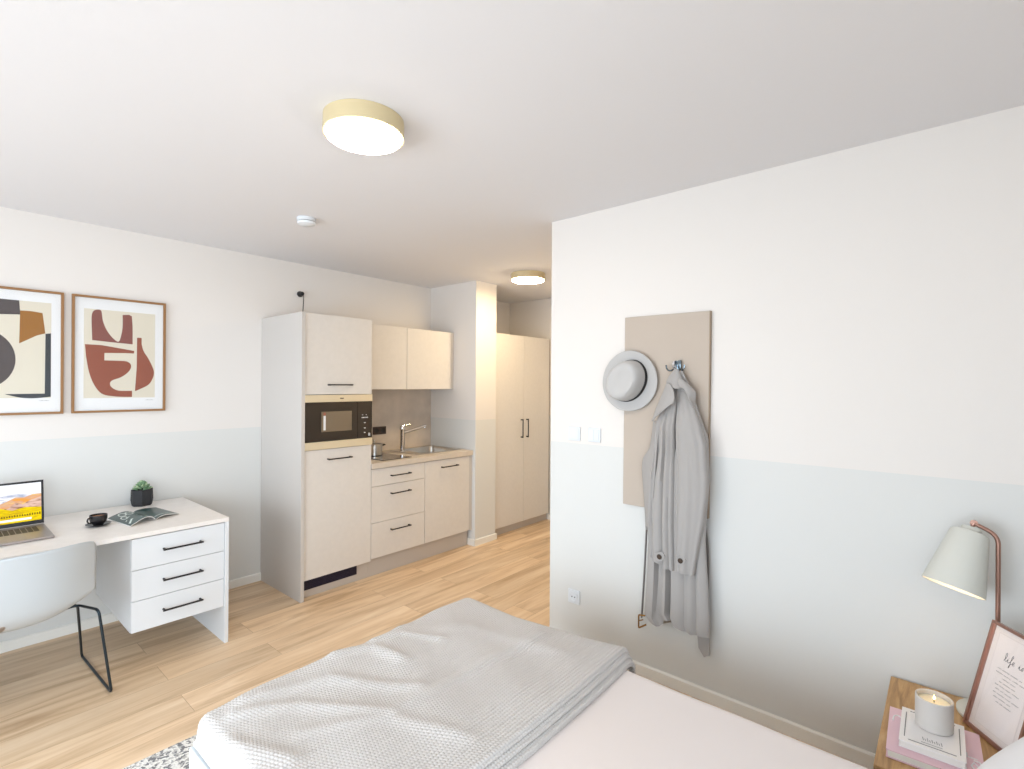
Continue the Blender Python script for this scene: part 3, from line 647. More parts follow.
for s in (-1, 1):
    b = hk+Vector((-.012, 0, 0))
    g.tube(smooth_path([b+Vector((0, s*.01, -.005)), b+Vector((-.012, s*.02, -.02)), b+Vector((-.018, s*.034, -.022)), b+Vector((-.022, s*.044, -.012)), b+Vector((-.022, s*.047, .006))]), .0038, M['bluemetal'], 8)
g.tube(smooth_path([hk+Vector((-.018, 0, -.002)), hk+Vector((-.045, 0, -.012)), hk+Vector((-.062, 0, 0)), hk+Vector((-.064, 0, .016))]), .0045, M['chrome'], 8)
hkc = g.build('hook', PN); hkc['label'] = 'chrome triple hook'
# hat hook
hc = Vector((2.462, 1.287, 1.553))
g = MB(); g.tube(smooth_path([(PF, 1.287, 1.60), (2.455, 1.287, 1.59), (2.435, 1.287, 1.60)]), .004, M['bluemetal'], 8); g.build('hook', PN)

# hat
HT = thing('fedora_hat', hc, 'light grey felt hat with black band hanging on the wall panel', 'hat')
tl = math.radians(35)   # long axis tilt of the oval crown
def hp(a, r, h, ov=1.12, dent=0):
    ca, sa = math.cos(a)*ov, math.sin(a)/ov; c_, s_ = math.cos(tl), math.sin(tl)
    yy = -(ca*s_+ -sa*c_)*r; zz = (ca*c_+sa*s_)*r
    return hc+Vector((-h, yy, zz))
NS = 64
def hring(r, h, ov, wav=0): return [hp(k*2*PI/NS, r, h+wav*math.cos(2*k*2*PI/NS), ov) for k in range(NS)]
g = MB(); g.rings([hring(.158, .002, 1.01, .006), hring(.160, .005, 1.01, .006), hring(.157, .008, 1.01, .006), hring(.13, .004, 1.04, .003), hring(.108, .003, 1.09, 0), hring(.104, -.003, 1.09), hring(.13, -.002, 1.04, .003), hring(.158, .002, 1.01, .006)], M['hat'], cap0=False, cap1=False); g.build('brim', HT)
g = MB(); rs = [hring(.105, .001, 1.1), hring(.102, .03, 1.11), hring(.097, .07, 1.12), hring(.09, .092, 1.13), hring(.078, .103, 1.15)]
for r, h in ((.06, .104), (.04, .096), (.02, .090), (.004, .088)): rs.append(hring(r, h, 1.25))
g.rings(rs, M['hat'], cap0=False); g.build('crown', HT)
g = MB(); g.rings([hring(.1065, .004, 1.1), hring(.1075, .005, 1.1), hring(.1055, .022, 1.105), hring(.1035, .023, 1.105)], M['band'], cap0=False, cap1=False); g.build('hat_band', HT)

# coat -- flattened tubes lofted between left and right outlines
KX = 2.40
CT = thing('trench_coat', (2.43, 1.03, .30), 'long light grey trench coat hanging from the panel hook', 'coat')
def outline(pts): return sorted([(p.z, p.y) for p in (at_x(a, b, KX) for a, b in pts)])
def flat_tube(name, left, right, back, depth, m, seg=36, rows=60, folds=(), hem=None, extra=None, cuts=None):
    Lo, Ro = outline(left), outline(right); z0 = min(Lo[0][0], Ro[0][0]); z1 = max(Lo[-1][0], Ro[-1][0]); rs = []
    for r in range(rows+1):
        v = r/rows; z = lerp(z1, z0, v); yl, yr = interp(Lo, z), interp(Ro, z); ring = []
        for k in range(seg):
            a = 2*PI*k/seg; u = -math.cos(a); s_ = math.sin(a)
            y = lerp(yl, yr, .5+.5*u); 
            dz = 0
            if hem: dz = hem(.5+.5*u)*v**3
            d = depth(v) if callable(depth) else depth
            bk = back(v) if callable(back) else back
            x = bk-(d*(.5+.5*math.copysign(abs(s_)**.75, s_)))
            if s_ > 0:
                for (c0_, c1_, wd, amp) in folds:
                    c = lerp(c0_, c1_, v); q = (.5+.5*u-c)/wd
                    x += amp*math.exp(-q*q)*min(1, v*3)*s_**.5
            ring.append(Vector((x, y, z+dz)))
        rs.append(ring)
    g = MB(); g.rings(rs, m); return g.build(name, CT, sharp=60)
# back body and skirts of the coat
flat_tube('body', [(674, 371), (670, 378), (666.5, 385), (660.5, 399), (654, 420), (653, 445), (648, 455), (643.5, 463), (645, 500), (645.5, 545), (643.5, 590), (641.5, 618), (647, 626)], [(679, 371), (683, 379), (688, 391), (694, 408), (700, 425), (705, 440), (707, 480), (703.6, 522), (702.8, 545), (704, 572), (705.8, 600), (706.8, 626)],
          lambda v: 2.452+.018*min(1, v*4), lambda v: .018+.05*min(1, v*3), M['coat'], rows=110, seg=64, folds=((.15, .205, .028, .046), (.3, .26, .02, .02), (.40, .40, .026, .048), (.62, .66, .035, .016), (.9, .80, .028, .022)),
          hem=lambda u: interp([(0, .012), (.2, .004), (.27, .05), (.42, .056), (.46, .036), (.7, .022), (1, .026)], u))
# sleeves hanging in front
ramp = lambda v: max(0, min(1, v*5))
flat_tube('sleeve', [(668, 392), (661, 406), (655.5, 424), (653.5, 450), (649, 480), (647.5, 520), (648, 545), (649.6, 556)], [(673.5, 392), (675, 404), (674.5, 450), (673.5, 520), (674, 571)],
          lambda v: 2.445, lambda v: .022+.052*ramp(v), M['coat'], rows=80, seg=44, folds=((.30, .14, .07, .024), (.60, .55, .06, .026), (.86, .84, .04, .016), (.35, .4, .12, .010)), hem=lambda u: .045*(1-u)**1.5)
flat_tube('sleeve', [(676, 392), (675.5, 410), (676, 450), (675, 520), (675, 569)], [(684, 392), (693, 409), (700, 425), (705.5, 445), (707.5, 480), (706.5, 500), (703.6, 522), (699, 545), (694, 573.5)],
          lambda v: 2.448, lambda v: .022+.058*ramp(v), M['coat'], rows=80, seg=48, folds=((.12, .12, .025, .012), (.5, .72, .10, .010), (.8, .85, .08, .010), (.45, .3, .05, .006)), hem=lambda u: -.01*u)
# collar and lapels: draped sheets with thickness
def sheet(name, px, m, th=.005, nx=8):
    rows = [[at_x(a, b, c) for a, b, c in r] for r in px]; rows = [smooth_path(r, 4) for r in rows]
    cols = list(zip(*rows)); cols = [smooth_path(c, 4) for c in cols]
    g = MB(); n = len(cols); k = len(cols[0])
    g.grid(lambda a, b: cols[round(a*(n-1))][round(b*(k-1))], n-1, k-1, m); return g.build(name, CT, thick=th, sharp=70)
sheet('collar', [[(675, 370, 2.425), (677, 369, 2.42), (678.5, 371, 2.425)], [(669, 377, 2.42), (675.5, 378, 2.405), (683, 380, 2.42)], [(666.5, 382.5, 2.41), (675, 389, 2.385), (689, 386.5, 2.415)]], M['coat'])
sheet('collar', [[(678, 378, 2.412), (682, 379.5, 2.41), (687, 384, 2.42)], [(678.5, 386, 2.39), (688, 388, 2.395), (695.5, 392, 2.42)], [(684, 390, 2.385), (690, 397, 2.395), (695, 402, 2.425)], [(690, 401, 2.39), (692, 405, 2.40), (694, 409, 2.43)]], M['coat'])
sheet('lapel', [[(667, 382.5, 2.40), (671, 385, 2.385), (674, 392, 2.38)], [(663, 393, 2.395), (668, 396, 2.375), (674.3, 402, 2.372)], [(657, 407, 2.39), (662, 409, 2.368), (669, 406, 2.365)], [(652, 421.5, 2.385), (656, 417, 2.37), (661, 412, 2.362)]], M['coat'])
sheet('front_edge', [[(653.8, 421, 2.43), (656, 421, 2.41), (660, 421, 2.395)], [(650, 447, 2.43), (653, 447, 2.40), (657, 447, 2.385)], [(642.5, 463, 2.44), (648, 463, 2.41), (656, 463, 2.385)], [(644.5, 500, 2.45), (648, 500, 2.42), (653, 500, 2.395)], [(646, 530, 2.46), (648, 530, 2.44), (651, 530, 2.41)]], M['coat'])
sheet('back_panel_shade', [[(700, 512, 2.474), (702, 512, 2.474), (704, 512, 2.474)], [(700, 550, 2.474), (704, 550, 2.474), (708.6, 550, 2.472)], [(702, 600, 2.474), (705, 600, 2.474), (708.6, 600, 2.474)], [(703, 632, 2.474), (705, 634, 2.474), (708, 636, 2.474)]], M['coatd'])  # dark sheet paints the shade on the back panel beside the sleeve
for a, b in ((659.4, 557), (680.4, 561)):
    c = at_x(a, b, 2.366)
    g = MB(); g.lathe([(.0, .0), (.011, 0), (.0125, .003), (.0105, .0045), (.009, .003), (0, .003)], c, M['button'], (-1, 0, 0), 24, cap0=False, cap1=False); g.build('button', CT)
    g = MB(); s0 = [at_x(a+dx, b+dy, 2.3675) for dx, dy in ((-4.5, -4), (3, -5), (5.5, 0), (2.5, 4.5), (-4, 4))]
    g.prism(s0, (.004, 0, 0), M['coat']); g.build('cuff_tab', CT)
# belt, buckle
g = MB(); P = [at_x(a, b, c) for a, b, c in ((646.5, 530, 2.47), (645, 560, 2.47), (643.3, 590, 2.472), (641.5, 618, 2.472))]
g.rings([[p+Vector((dx, dy, 0)) for dx, dy in ((-.004, -.003), (-.004, .003), (.006, .003), (.006, -.003))] for p in P], M['coatd'], smooth=False)
P = [at_x(a, b, 2.462) for a, b in ((697, 632), (709, 632), (709, 656), (704, 657.5), (698.4, 648))]
bl = g.build('belt', CT); g = MB(); g.prism(P, (.006, 0, 0), M['coat']); g.build('belt_end', CT)
g = MB(); q = [at_x(a, b, 2.462) for a, b in ((645, 616), (638.7, 615), (638.7, 628), (646, 625))]
g.tube(bend_path(q, .006), .0042, M['brass'], 8); g.tube([at_x(638.7, 621, 2.462), at_x(643, 620, 2.462)], .003, M['brass'], 8); g.build('buckle', bl)
g = MB(); g.tube(smooth_path([at_x(676, 372, 2.425), hk+Vector((-.05, .004, 0)), hk+Vector((-.05, -.004, 0)), at_x(678.5, 372, 2.425)]), .003, M['coat'], 8); g.build('hang_loop', CT)

# ------------------------------------------------------------------ bed
BX0, BX1, BY0, BY1 = .562, 1.775, -.44, 1.805
BD = thing('bed', ((BX0+BX1)/2, .7, 0), 'white bed with blush sheets in the foreground beside the right wall', 'bed')
g = MB()
g.box(BX0, BX0+.03, BY0, BY1, .10, .385, M['bedw'], .003); g.box(BX1-.03, BX1, BY0, BY1, .10, .385, M['bedw'], .003)
g.box(BX0+.03, BX1-.03, BY1-.03, BY1, .10, .385, M['bedw'], .003); g.box(BX0+.03, BX1-.03, BY0, BY0+.03, .10, .385, M['bedw'], .003)
g.box(BX0+.03, BX1-.03, BY0+.03, BY1-.03, .20, .25, M['bedw']); g.build('bed_frame', BD)
for x in (BX0+.01, BX1-.07):
    for y in (BY0+.01, BY1-.07):
        g = MB(); g.box(x, x+.06, y, y+.06, .0065, .10, M['bedw'], .003); g.build('leg', BD)
g = MB(); g.box(BX0, BX1, BY0-.031, BY0-.001, .10, .95, M['bedw'], .004); g.build('headboard', BD)
def rbox(x0, x1, y0, y1, z0, z1, r, m, n=6):
    g = bmesh.new(); bmesh.ops.create_cube(g, size=1)
    for v in g.verts: v.co = Vector((x0+(v.co.x+.5)*(x1-x0), y0+(v.co.y+.5)*(y1-y0), z0+(v.co.z+.5)*(z1-z0)))
    bmesh.ops.bevel(g, geom=g.edges[:], offset=r, segments=n, affect='EDGES', profile=.5)
    for f in g.faces: f.smooth = True
    return g
g = MB(); g.merge(rbox(BX0+.032, BX1-.032, BY0+.032, BY1-.032, .251, .44, .03, M['sheet']), M['sheet']); g.build('mattress', BD)
# duvet: slightly wavy sheet with thickness draped on the mattress
TZ = .46
def duvet(u, v):
    x = lerp(BX0+.008, BX1-.004, u); y = lerp(BY0+.01, BY1-.012, v)
    e = min(u*(BX1-BX0), (1-u)*(BX1-BX0), (1-v)*(BY1-BY0), v*(BY1-BY0)+.1); k = min(1, e/.045)
    z = TZ-.055*(1-math.sqrt(max(0, 1-(1-k)**2)))
    z += .0025*math.sin(9*x+4*y)*math.sin(5*y-2*x)*k+.002*math.sin(17*y+3*x)*k
    return Vector((x, y, z))
g = MB(); g.grid(duvet, 110, 180, M['sheet'])
per = [duvet(k/110, 0) for k in range(111)]+[duvet(1, k/180) for k in range(1, 181)]+[duvet(1-k/110, 1) for k in range(1, 111)]+[duvet(0, 1-k/180) for k in range(1, 180)]
g.rings([per, [Vector((p.x, p.y, .393)) for p in per]], M['sheet'], False, False)
bmesh.ops.remove_doubles(g.bm, verts=g.bm.verts[:], dist=1e-5); g.build('duvet', BD)

# knitted blanket
def make_blanket():
    NU, NVt = 700, 600
    X0, X1 = .588, 1.803; y_near = .930; yfoot = 1.815
    top = TZ+.016
    # profile along the length: (y, extra z) from near bottom layer to the foot drop
    prof = []
    for k in range(3):     # three folded layers at the near edge
        zc = TZ+.0125+k*.0195; r = .0100
        for j in range(9): a = -PI/2-(j/8)*PI; prof.append((y_near-r+r*math.cos(a)+.013*k+.006, zc+r*math.sin(a)))
    ztop = prof[-1][1]
    n1 = 26
    for j in range(1, 60): t = j/60; prof.append((lerp(y_near+.03, yfoot-.02, t), lerp(ztop, top, min(1, t*1.6)**.8)))
    for j in range(9): a = PI/2-(j/8)*PI/2; prof.append((yfoot-.02+.02*math.cos(a), top-.02+.02*math.sin(a)))
    prof.append((yfoot, top-.09))
    P = np.array(prof); d = np.r_[0, np.cumsum(np.hypot(*np.diff(P, axis=0).T))]; Ltot = d[-1]
    s = np.linspace(0, Ltot, NVt+1); py = np.interp(s, d, P[:, 0]); pz = np.interp(s, d, P[:, 1])
    # cross profile (x, drop)
    r = .028; c = [(X0-.006, -.075)]
    for j in range(9): a = PI-(j/8)*PI/2; c.append((X0+r+r*math.cos(a), -r+r*math.sin(a)))
    for j in range(9): a = PI/2-(j/8)*PI/2; c.append((X1-.055+.055*math.cos(a), -.04+.04*math.sin(a)))
    c.append((X1, -.078)); Cc = np.array(c); dc = np.r_[0, np.cumsum(np.hypot(*np.diff(Cc, axis=0).T))]
    t = np.linspace(0, dc[-1], NU+1); cx = np.interp(t, dc, Cc[:, 0]); cz = np.interp(t, dc, Cc[:, 1])
    Xg = np.repeat(cx[None, :], NVt+1, 0); Zd = np.repeat(cz[None, :], NVt+1, 0)
    Yg = np.repeat(py[:, None], NU+1, 1); Zp = np.repeat(pz[:, None], NU+1, 1)
    S = np.repeat(s[:, None], NU+1, 1); T_ = np.repeat(t[None, :], NVt+1, 0)
    Z = Zp+Zd
    # folds
    def ridge(pts, amp, wd):
        out = np.zeros_like(Xg)
        Q = [at_z(a, b, top) for a, b in pts]
        for p, q in zip(Q, Q[1:]):
            vx, vy = q.x-p.x, q.y-p.y; L2 = vx*vx+vy*vy
            k = np.clip(((Xg-p.x)*vx+(Yg-p.y)*vy)/L2, 0, 1)
            dd = np.hypot(Xg-p.x-k*vx, Yg-p.y-k*vy); out = np.maximum(out, amp*np.exp(-(dd/wd)**2))
        return out
    w_edge = np.clip((Yg-y_near)/.15, 0, 1)
    F = ridge([(235, 715), (300, 705), (394, 716), (475, 672), (540, 640)], .014, .028)
    F += ridge([(300, 735), (390, 722), (470, 752)], .010, .03)
    F += ridge([(335, 657), (352, 652), (372, 648), (400, 660)], .016, .028)+ridge([(374, 641), (400, 634), (440, 640)], .014, .024)
    F += ridge([(245, 702), (330, 680), (420, 690)], .014, .03)+ridge([(400, 628), (470, 628), (560, 660)], .008, .035)
    F += ridge([(225, 745), (290, 765)], .014, .03)
    F += .004*np.sin(7*Xg+11*Yg)+.003*np.sin(23*Xg-9*Yg)
    Z += .8*F*w_edge
    Yg = Yg+.010*np.sin(3.1*Xg+.6)*(1-w_edge)-.0*Xg+.008*np.sin(9*Xg)*np.clip((Yg-1.6)/.2, 0, 1)
    Xg = Xg+.006*np.sin(8*Yg)*(np.clip((.62-Xg)/.06, 0, 1)+np.clip((Xg-1.75)/.05, 0, 1))
    # normals numerically
    Pn = np.stack([Xg, Yg, Z], -1)
    du = np.gradient(Pn, axis=1); dv = np.gradient(Pn, axis=0); N = np.cross(du, dv); N /= np.linalg.norm(N, axis=-1, keepdims=True)+1e-9
    row = .0138; st = .0105
    rj = np.floor(S/row); fr = S/row-rj; ph = T_/st+.5*(rj % 2)
    ph = ph+.35*(fr-.5)
    a_ = np.abs(fr-.5)*2; b_ = np.abs((ph % 1)-.5)*2
    hgt = np.sqrt(np.clip(1-a_**2.6, 0, 1))*(.25+.75*np.sqrt(np.clip(1-b_**3.2, 0, 1)))+.10*np.random.default_rng(5).random(fr.shape)
    sgn = 1 if N[NVt//2, NU//2, 2] > 0 else -1
    Pn = Pn+N*sgn*(hgt*.0076-.0035)[..., None]
    nv = (NVt+1)*(NU+1); co = Pn.reshape(-1, 3)
    # under side for thickness
    base = Vector((1.18, 1.38, TZ)); co = co-np.array(base)
    idx = np.arange(nv).reshape(NVt+1, NU+1)
    q = np.stack([idx[:-1, :-1], idx[:-1, 1:], idx[1:, 1:], idx[1:, :-1]], -1).reshape(-1, 4)
    if sgn < 0: q = q[:, ::-1]
    me = bpy.data.meshes.new('knit_blanket'); me.vertices.add(nv); me.vertices.foreach_set('co', co.astype(np.float32).ravel())
    me.loops.add(q.size); me.loops.foreach_set('vertex_index', q.astype(np.int32).ravel())
    me.polygons.add(len(q)); me.polygons.foreach_set('loop_start', np.arange(0, q.size, 4, dtype=np.int32)); me.polygons.foreach_set('loop_total', np.full(len(q), 4, dtype=np.int32))
    me.update(); me.validate(); me.polygons.foreach_set('use_smooth', np.ones(len(q), dtype=bool)); me.materials.append(M['knit'])
    o = bpy.data.objects.new('knit_blanket', me); C.objects.link(o); o.location = base
    md = o.modifiers.new('thickness', 'SOLIDIFY'); md.thickness = .006; md.offset = -1
    tag(o, 'chunky light grey knitted blanket folded over the foot of the bed', 'blanket')
make_blanket()

# pillow
pc0 = Vector((1.44, -.185, TZ+.222)); pt = math.radians(52)
def pil(u, v, s):
    a, b = u*2-1, v*2-1; e = max(0, (1-a**4)*(1-b**4))**.5
    x = a*.26*(1-.06*(1-b*b)*0-.05*b*b); y = b*.20*(1-.05*a*a)
    w_ = s*.085*e; y *= 1.05; return pc0+Vector((x*1.08, -y*math.cos(pt)+w_*math.sin(pt), y*math.sin(pt)+w_*math.cos(pt)))
g = MB(); g.grid(lambda u, v: pil(u, v, 1), 30, 30, M['pillow']); g.grid(lambda u, v: pil(u, v, -1), 30, 30, M['pillow']); bmesh.ops.remove_doubles(g.bm, verts=g.bm.verts[:], dist=1e-5)
tag(g.build('pillow', origin=(pc0.x, pc0.y, TZ)), 'white pillow at the head of the bed by the nightstand, corner just showing', 'pillow')

# rug
g = MB(); g.box(.30, 1.95, 1.15, 2.47, .0002, .006, M['rug'], .002); tag(g.build('rug', origin=(1.1, 1.8, 0)), 'grey speckled rug on the floor under the foot of the bed', 'rug')

# ------------------------------------------------------------------ nightstand
NZ = .398; nx0, nx1, ny0, ny1 = 1.872, 2.487, -.33, .166
NS_ = thing('nightstand', (2.18, -.08, 0), 'oak nightstand between the bed and the right wall', 'nightstand')
g = MB(); g.box(nx0, nx1, ny0, ny1, NZ-.028, NZ, M['oak'], .002); g.build('table_top', NS_)
g = MB(); g.box(nx0+.022, nx1, ny0, ny0+.02, .08, NZ-.0285, M['oak']); g.box(nx0+.022, nx1, ny1-.02, ny1, .08, NZ-.0285, M['oak']); g.box(nx0+.022, nx1, ny0+.02, ny1-.02, .08, .10, M['oak']); g.box(nx1-.01, nx1, ny0+.02, ny1-.02, .1, NZ-.0285, M['oak']); g.build('body', NS_)
for z0, z1 in ((.102, .232), (.236, .366)):
    g = MB(); g.box(nx0+.003, nx0+.021, ny0+.002, ny1-.002, z0, z1, M['oak'], .0015); d = g.build('drawer', NS_); bar_handle(d, (nx0+.003, -.15, (z0+z1)/2), (nx0+.003, -.01, (z0+z1)/2), (-1, 0, 0), stand=.018)
for x in (nx0+.03, nx1-.06):
    for y in (ny0+.01, ny1-.05):
        g = MB(); g.box(x, x+.04, y, y+.04, 0, .08, M['oak'], .002); g.build('leg', NS_)
# books
def book(corners, zt, th, cover, lab, marks):
    a, b, c = [at_z(*p, zt) for p in corners]  # back-left, front-left, back-right
    ex = (b-a); ey = (c-a); ey = ey-ex*(ey.dot(ex)/ex.dot(ex)); zb = zt-th
    o = Vector((a.x, a.y, zb)); B = thing('book', (o+ex/2+ey/2), lab, 'book', 'books on the nightstand')
    P = lambda u, v, z: Vector((a.x, a.y, z))+ex*u+ey*v
    g = MB()
    for z0, z1 in ((zb, zb+.0025), (zt-.0025, zt)): g.prism([P(0, 0, z0), P(1, 0, z0), P(1, 1, z0), P(0, 1, z0)], (0, 0, z1-z0), cover)
    g.prism([P(0, -.0, zb+.0025), P(0, 1, zb+.0025), P(.02, 1, zb+.0025), P(.02, 0, zb+.0025)], (0, 0, th-.005), cover); g.build('cover', B)
    g = MB(); g.prism([P(.021, .02, zb+.0026), P(.985, .02, zb+.0026), P(.985, .98, zb+.0026), P(.021, .98, zb+.0026)], (0, 0, th-.0052), M['pages']); g.build('pages', B)
    g = MB()
    for kind, pts, w_, m in marks:
        g.tube([P(u, v, zt+.0004) for u, v in pts], w_, m, 6)
    g.build('cover_print', B)
t1 = [(.25+.09*math.cos(k*.35-2.2), .10+.045*math.sin(k*.35-2.2)) for k in range(13)]+[(.42, .16)]
t2 = [(.42, .80+k*.012) for k in range(10)]
book([(890, 706.3), (885.8, 748.5), (979, 733.7)], NZ+.026, .025, M['pink'], 'pink book at the bottom of the pile on the nightstand',
     [('t', smooth_path([(.30, .05, 0), (.20, .08, 0), (.20, .15, 0), (.30, .17, 0)], 5) and [(p.x, p.y) for p in smooth_path([(.33, .05, 0), (.22, .06, 0), (.18, .11, 0), (.24, .16, 0)], 5)], .0022, M['mark']),
      ('t', [(.62, .90), (.62, .96), (.70, .98), (.78, .96), (.80, .90), (.74, .87), (.66, .90), (.72, .94)], .0020, M['mark']), ('t', [(.50, .84), (.58, .84), (.58, .94)], .0018, M['mark'])])
fr_ = [(.12, .10), (.12, .90), (.88, .90), (.88, .10), (.12, .10)]
cm = [('t', [(.08, .14), (.08, .86)], .0012, M['grey']), ('t', [(.92, .14), (.92, .86)], .0012, M['grey']), ('t', [(.14, .08), (.86, .08)], .0012, M['grey']), ('t', [(.14, .92), (.86, .92)], .0012, M['grey'])]
for k in range(9): cm.append(('t', [(.72+.035*(k % 2), .36+k*.035), (.80, .375+k*.035)], .0008, M['grey']))
cm.append(('t', [(.86, .34), (.86, .66)], .0007, M['grey']))
WZ = NZ+.048
book([(902.3, 706.6), (898.6, 739), (964, 725.4)], WZ, .0215, M['wbook'], 'white book lying on the pink book, under the candle', cm)
# candle
cc = at_z(934, 727.5, WZ); cr = .043; chh = .094
q0, q1 = at_z(915, 729, WZ), at_z(952.5, 735, WZ); cr = (q0-q1).length/2*.97
cc = Vector((cc.x, cc.y, WZ+.001))
CD = thing('candle', cc, 'burning grey candle standing on the white book', 'candle')
g = MB(); g.lathe([(cr*.93, 0), (cr, .004), (cr, chh), (cr-.003, chh+.0015), (cr-.005, chh), (cr-.005, chh-.014)], cc, M['candle'], cap1=False, seg=56); g.build('jar', CD)
g = MB(); g.lathe([(cr-.0055, .006), (cr-.0055, chh-.014), (cr*.5, chh-.016), (0, chh-.016)], cc, M['wax'], cap1=False, seg=56); g.build('wax', CD)
g = MB(); g.tube([cc+UP*(chh-.0155), cc+UP*(chh-.006)], .0012, M['wick'], 8); g.build('wick', CD)
g = MB(); g.lathe([(0, 0), (.002, .003), (.0028, .006), (.002, .011), (.0, .017)], cc+UP*(chh-.008), M['flame'], cap0=False, cap1=False, seg=16); g.build('flame', CD)
# bedside lamp
lx, ly = 2.392, at_x(998, 600, 2.392).y; lb = NZ+.001
LP = thing('bedside_lamp', (lx, ly, lb), 'bedside lamp with sage-white shade and rose-gold stem on the nightstand', 'lamp')
g = MB(); g.lathe([(.103, 0), (.106, .003), (.106, .011), (.10, .014), (0, .015)], (lx, ly, lb), M['shade'], cap1=False, seg=56); g.build('base', LP)
top_ = at_x(974, 523.5, lx); bnd = at_x(998, 536, lx)
g = MB(); g.tube(bend_path([(lx, ly, lb+.0145), (lx, ly, bnd.z), top_], .05, 10), .0068, M['rose'], 14)
g.lathe([(.011, -.004), (.011, .004)], top_, M['rose'], (1, 0, 0), 20); g.build('stem', LP)
sx_ = lx-.0
ta, tb = at_x(971.6, 527.8, sx_), at_x(950.8, 585, sx_); rb = (at_x(922, 573.5, sx_)-at_x(984.7, 597.5, sx_)).length/2; rt = (at_x(954.5, 527, sx_)-at_x(991.5, 543, sx_)).length/2
axs = (tb-ta).normalized(); H = (tb-ta).length; axs = (axs+Vector((-.36, 0, 0))).normalized()
perp = (at_x(984.7, 597.5, sx_)-at_x(922, 573.5, sx_)).normalized(); axs = axs-perp*axs.dot(perp); axs.normalize()
g = MB(); g.lathe([(.0, .0), (rt*.5, .0), (rt*.55, .004), (rt*.55, .014), (rt*.98, .018), (rt*1.04, .026), (rb, H), (rb-.002, H), (rt, .028), (0, .020)], ta, M['shade'], axs, 56, cap0=False, cap1=False); g.build('lamp_shade', LP)
g = MB(); g.lathe([(rt*.96, .032), (rb-.0035, H-.001)], ta, M['shadein'], axs, 56, cap0=False, cap1=False); g.build('shade_lining', LP)
g = MB(); g.lathe([(0, .0), (.012, .0), (.012, .03), (.024, .05), (.028, .066), (.02, .085), (0, .092)], ta+axs*.022, M['bulb'], axs, 24, cap0=False, cap1=False); g.build('bulb', LP)
g = MB(); g.tube([top_, ta+axs*.002], .006, M['rose'], 10); g.build('swivel_joint', LP)
# framed quote
f0 = at_z(962, 722, NZ+.001); f1 = at_z(1012, 763.5, NZ+.001); ex = (f1-f0).normalized(); nb = Vector((ex.y, -ex.x, 0))
if nb.dot(Vector((-1, 0, 0))) < 0: nb = -nb
FWd = .195; FHt = .285
best = None
for k in range(0, 60):
    a = math.radians(k*.5)
    for hh in [.24+.005*i for i in range(30)]:
        p = f0+(UP*math.cos(a)-nb*math.sin(a))*hh-Vector((0, 0, CAM_H)); dpt = p.dot(FW); X = 512+FPX*p.dot(RT)/dpt; Yp = 384.76-FPX*p.dot(UU)/dpt
        e = (X-992)**2+(Yp-620)**2
        if best is None or e < best[0]: best = (e, a, hh)
lean, FHt = best[1], best[2]
ez_ = UP*math.cos(lean)-nb*math.sin(lean); en_ = ex.cross(ez_); en_ = en_ if en_.dot(nb) > 0 else -en_
fb = f0+Vector((0, 0, .003))
FQ = thing('framed_quote', f0+ex*FWd/2, 'rose-gold framed handwritten quote leaning on the nightstand by the lamp', 'picture')
def fp(u, v, d=0): return fb+ex*u+ez_*v+en_*d
def fslab(g, u0, u1, v0, v1, d0, d1, m): g.prism([fp(u0, v0, d0), fp(u1, v0, d0), fp(u1, v1, d0), fp(u0, v1, d0)], en_*(d1-d0), m)
t = .0075; g = MB()
for b in ((0, t, 0, FHt), (FWd-t, FWd, 0, FHt), (t, FWd-t, 0, t), (t, FWd-t, FHt-t, FHt)): fslab(g, *b, -.016, .0, M['rose'])
for b in ((t, t+.003, t, FHt-t), (FWd-t-.003, FWd-t, t, FHt-t), (t, FWd-t, t, t+.003), (t, FWd-t, FHt-t-.003, FHt-t)): fslab(g, *b, -.014, -.003, M['rose'])
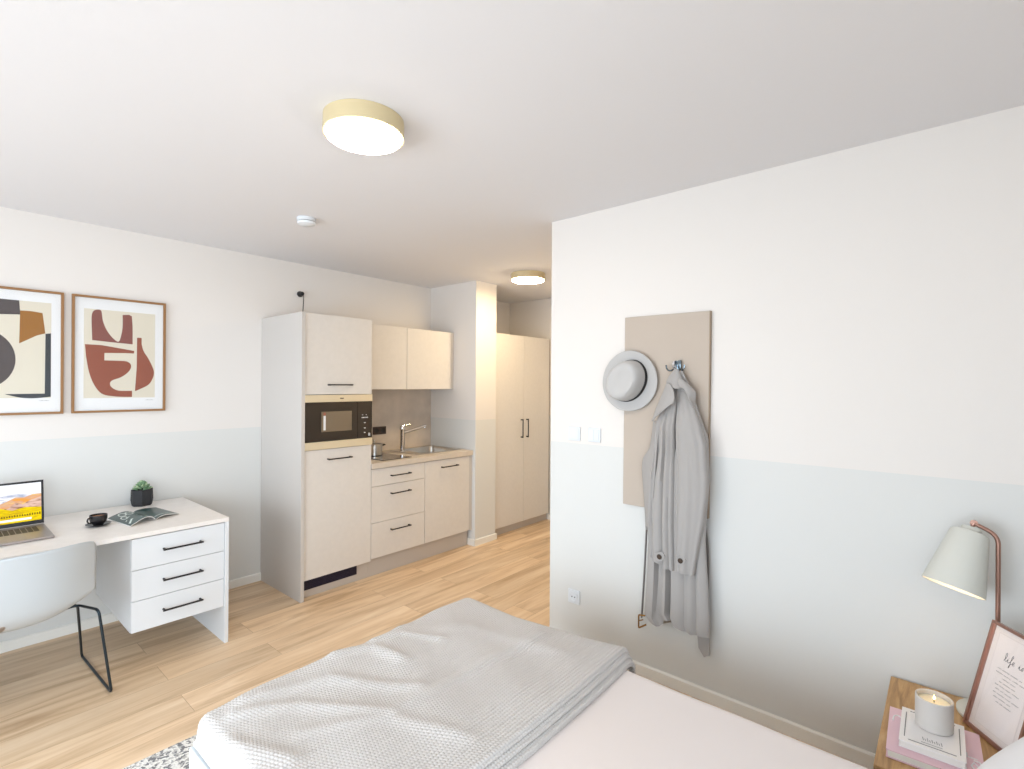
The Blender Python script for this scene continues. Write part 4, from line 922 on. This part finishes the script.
g.build('frame', FQ)
g = MB(); fslab(g, t, FWd-t, t, FHt-t, -.014, -.010, mat('warm_white_paper', (238, 228, 224), .8))
fslab(g, t+.02, FWd-t-.02, t+.02, FHt-t-.02, -.0098, -.0095, mat('mount_opening', (228, 218, 215), .8))
fslab(g, t+.0225, FWd-t-.0225, t+.0225, FHt-t-.0225, -.0094, -.0091, mat('quote_paper', (240, 231, 228), .8))
def stroke(pts, w_, d=-.0088): g.tube([fp(u, v, d) for u, v in pts], w_, M['ink'], 5)
def write(word, u, v, s, w_):   # simple cursive strokes
    G = {'l': [(0, 0), (.25, .5), (.35, 1.1), (.22, 1.3), (.12, .9), (.15, .2), (.3, 0), (.45, .1)], 'i': [(0, .1), (.15, .5), (.18, .1), (.3, 0), (.42, .15)],
         'f': [(0, .1), (.25, .6), (.42, 1.2), (.3, 1.3), (.2, .8), (.12, -.5), (.02, -.6), (.1, -.2), (.3, .05), (.45, .15)], 'e': [(0, .1), (.25, .25), (.28, .5), (.14, .5), (.06, .2), (.18, 0), (.42, .15)],
         's': [(0, .05), (.22, .55), (.26, .25), (.18, 0), (.05, .05)]}
    for ch in word:
        if ch == ' ': u += s*.6; continue
        q = smooth_path([(u+a*s, v+b*s, 0) for a, b in G[ch]], 4); stroke([(p.x, p.y) for p in q], w_); 
        if ch == 'i': stroke([(u+.22*s, v+.72*s), (u+.26*s, v+.76*s)], w_)
        u += s*.46
write('life is', FWd/2-.030, FHt*.71, .021, .0006)
random.seed(3)
for r, (wd_) in enumerate((.085, .09, .035, .05, .075, .06, .07, .06, .035)):
    u = FWd/2-wd_/2; v = FHt*.62-r*.0125
    while u < FWd/2+wd_/2:
        n = random.randint(3, 7)
        q = [(u+k*.0019, v+(.0026 if k % 2 else 0)+random.random()*.0015) for k in range(n*2)]; stroke(q, .00038); u += n*.0038+.003
g.build('print', FQ)
g = MB(); fslab(g, t, FWd-t, t, FHt-t, -.006, -.0045, M['glass']); g.build('picture_glass', FQ)
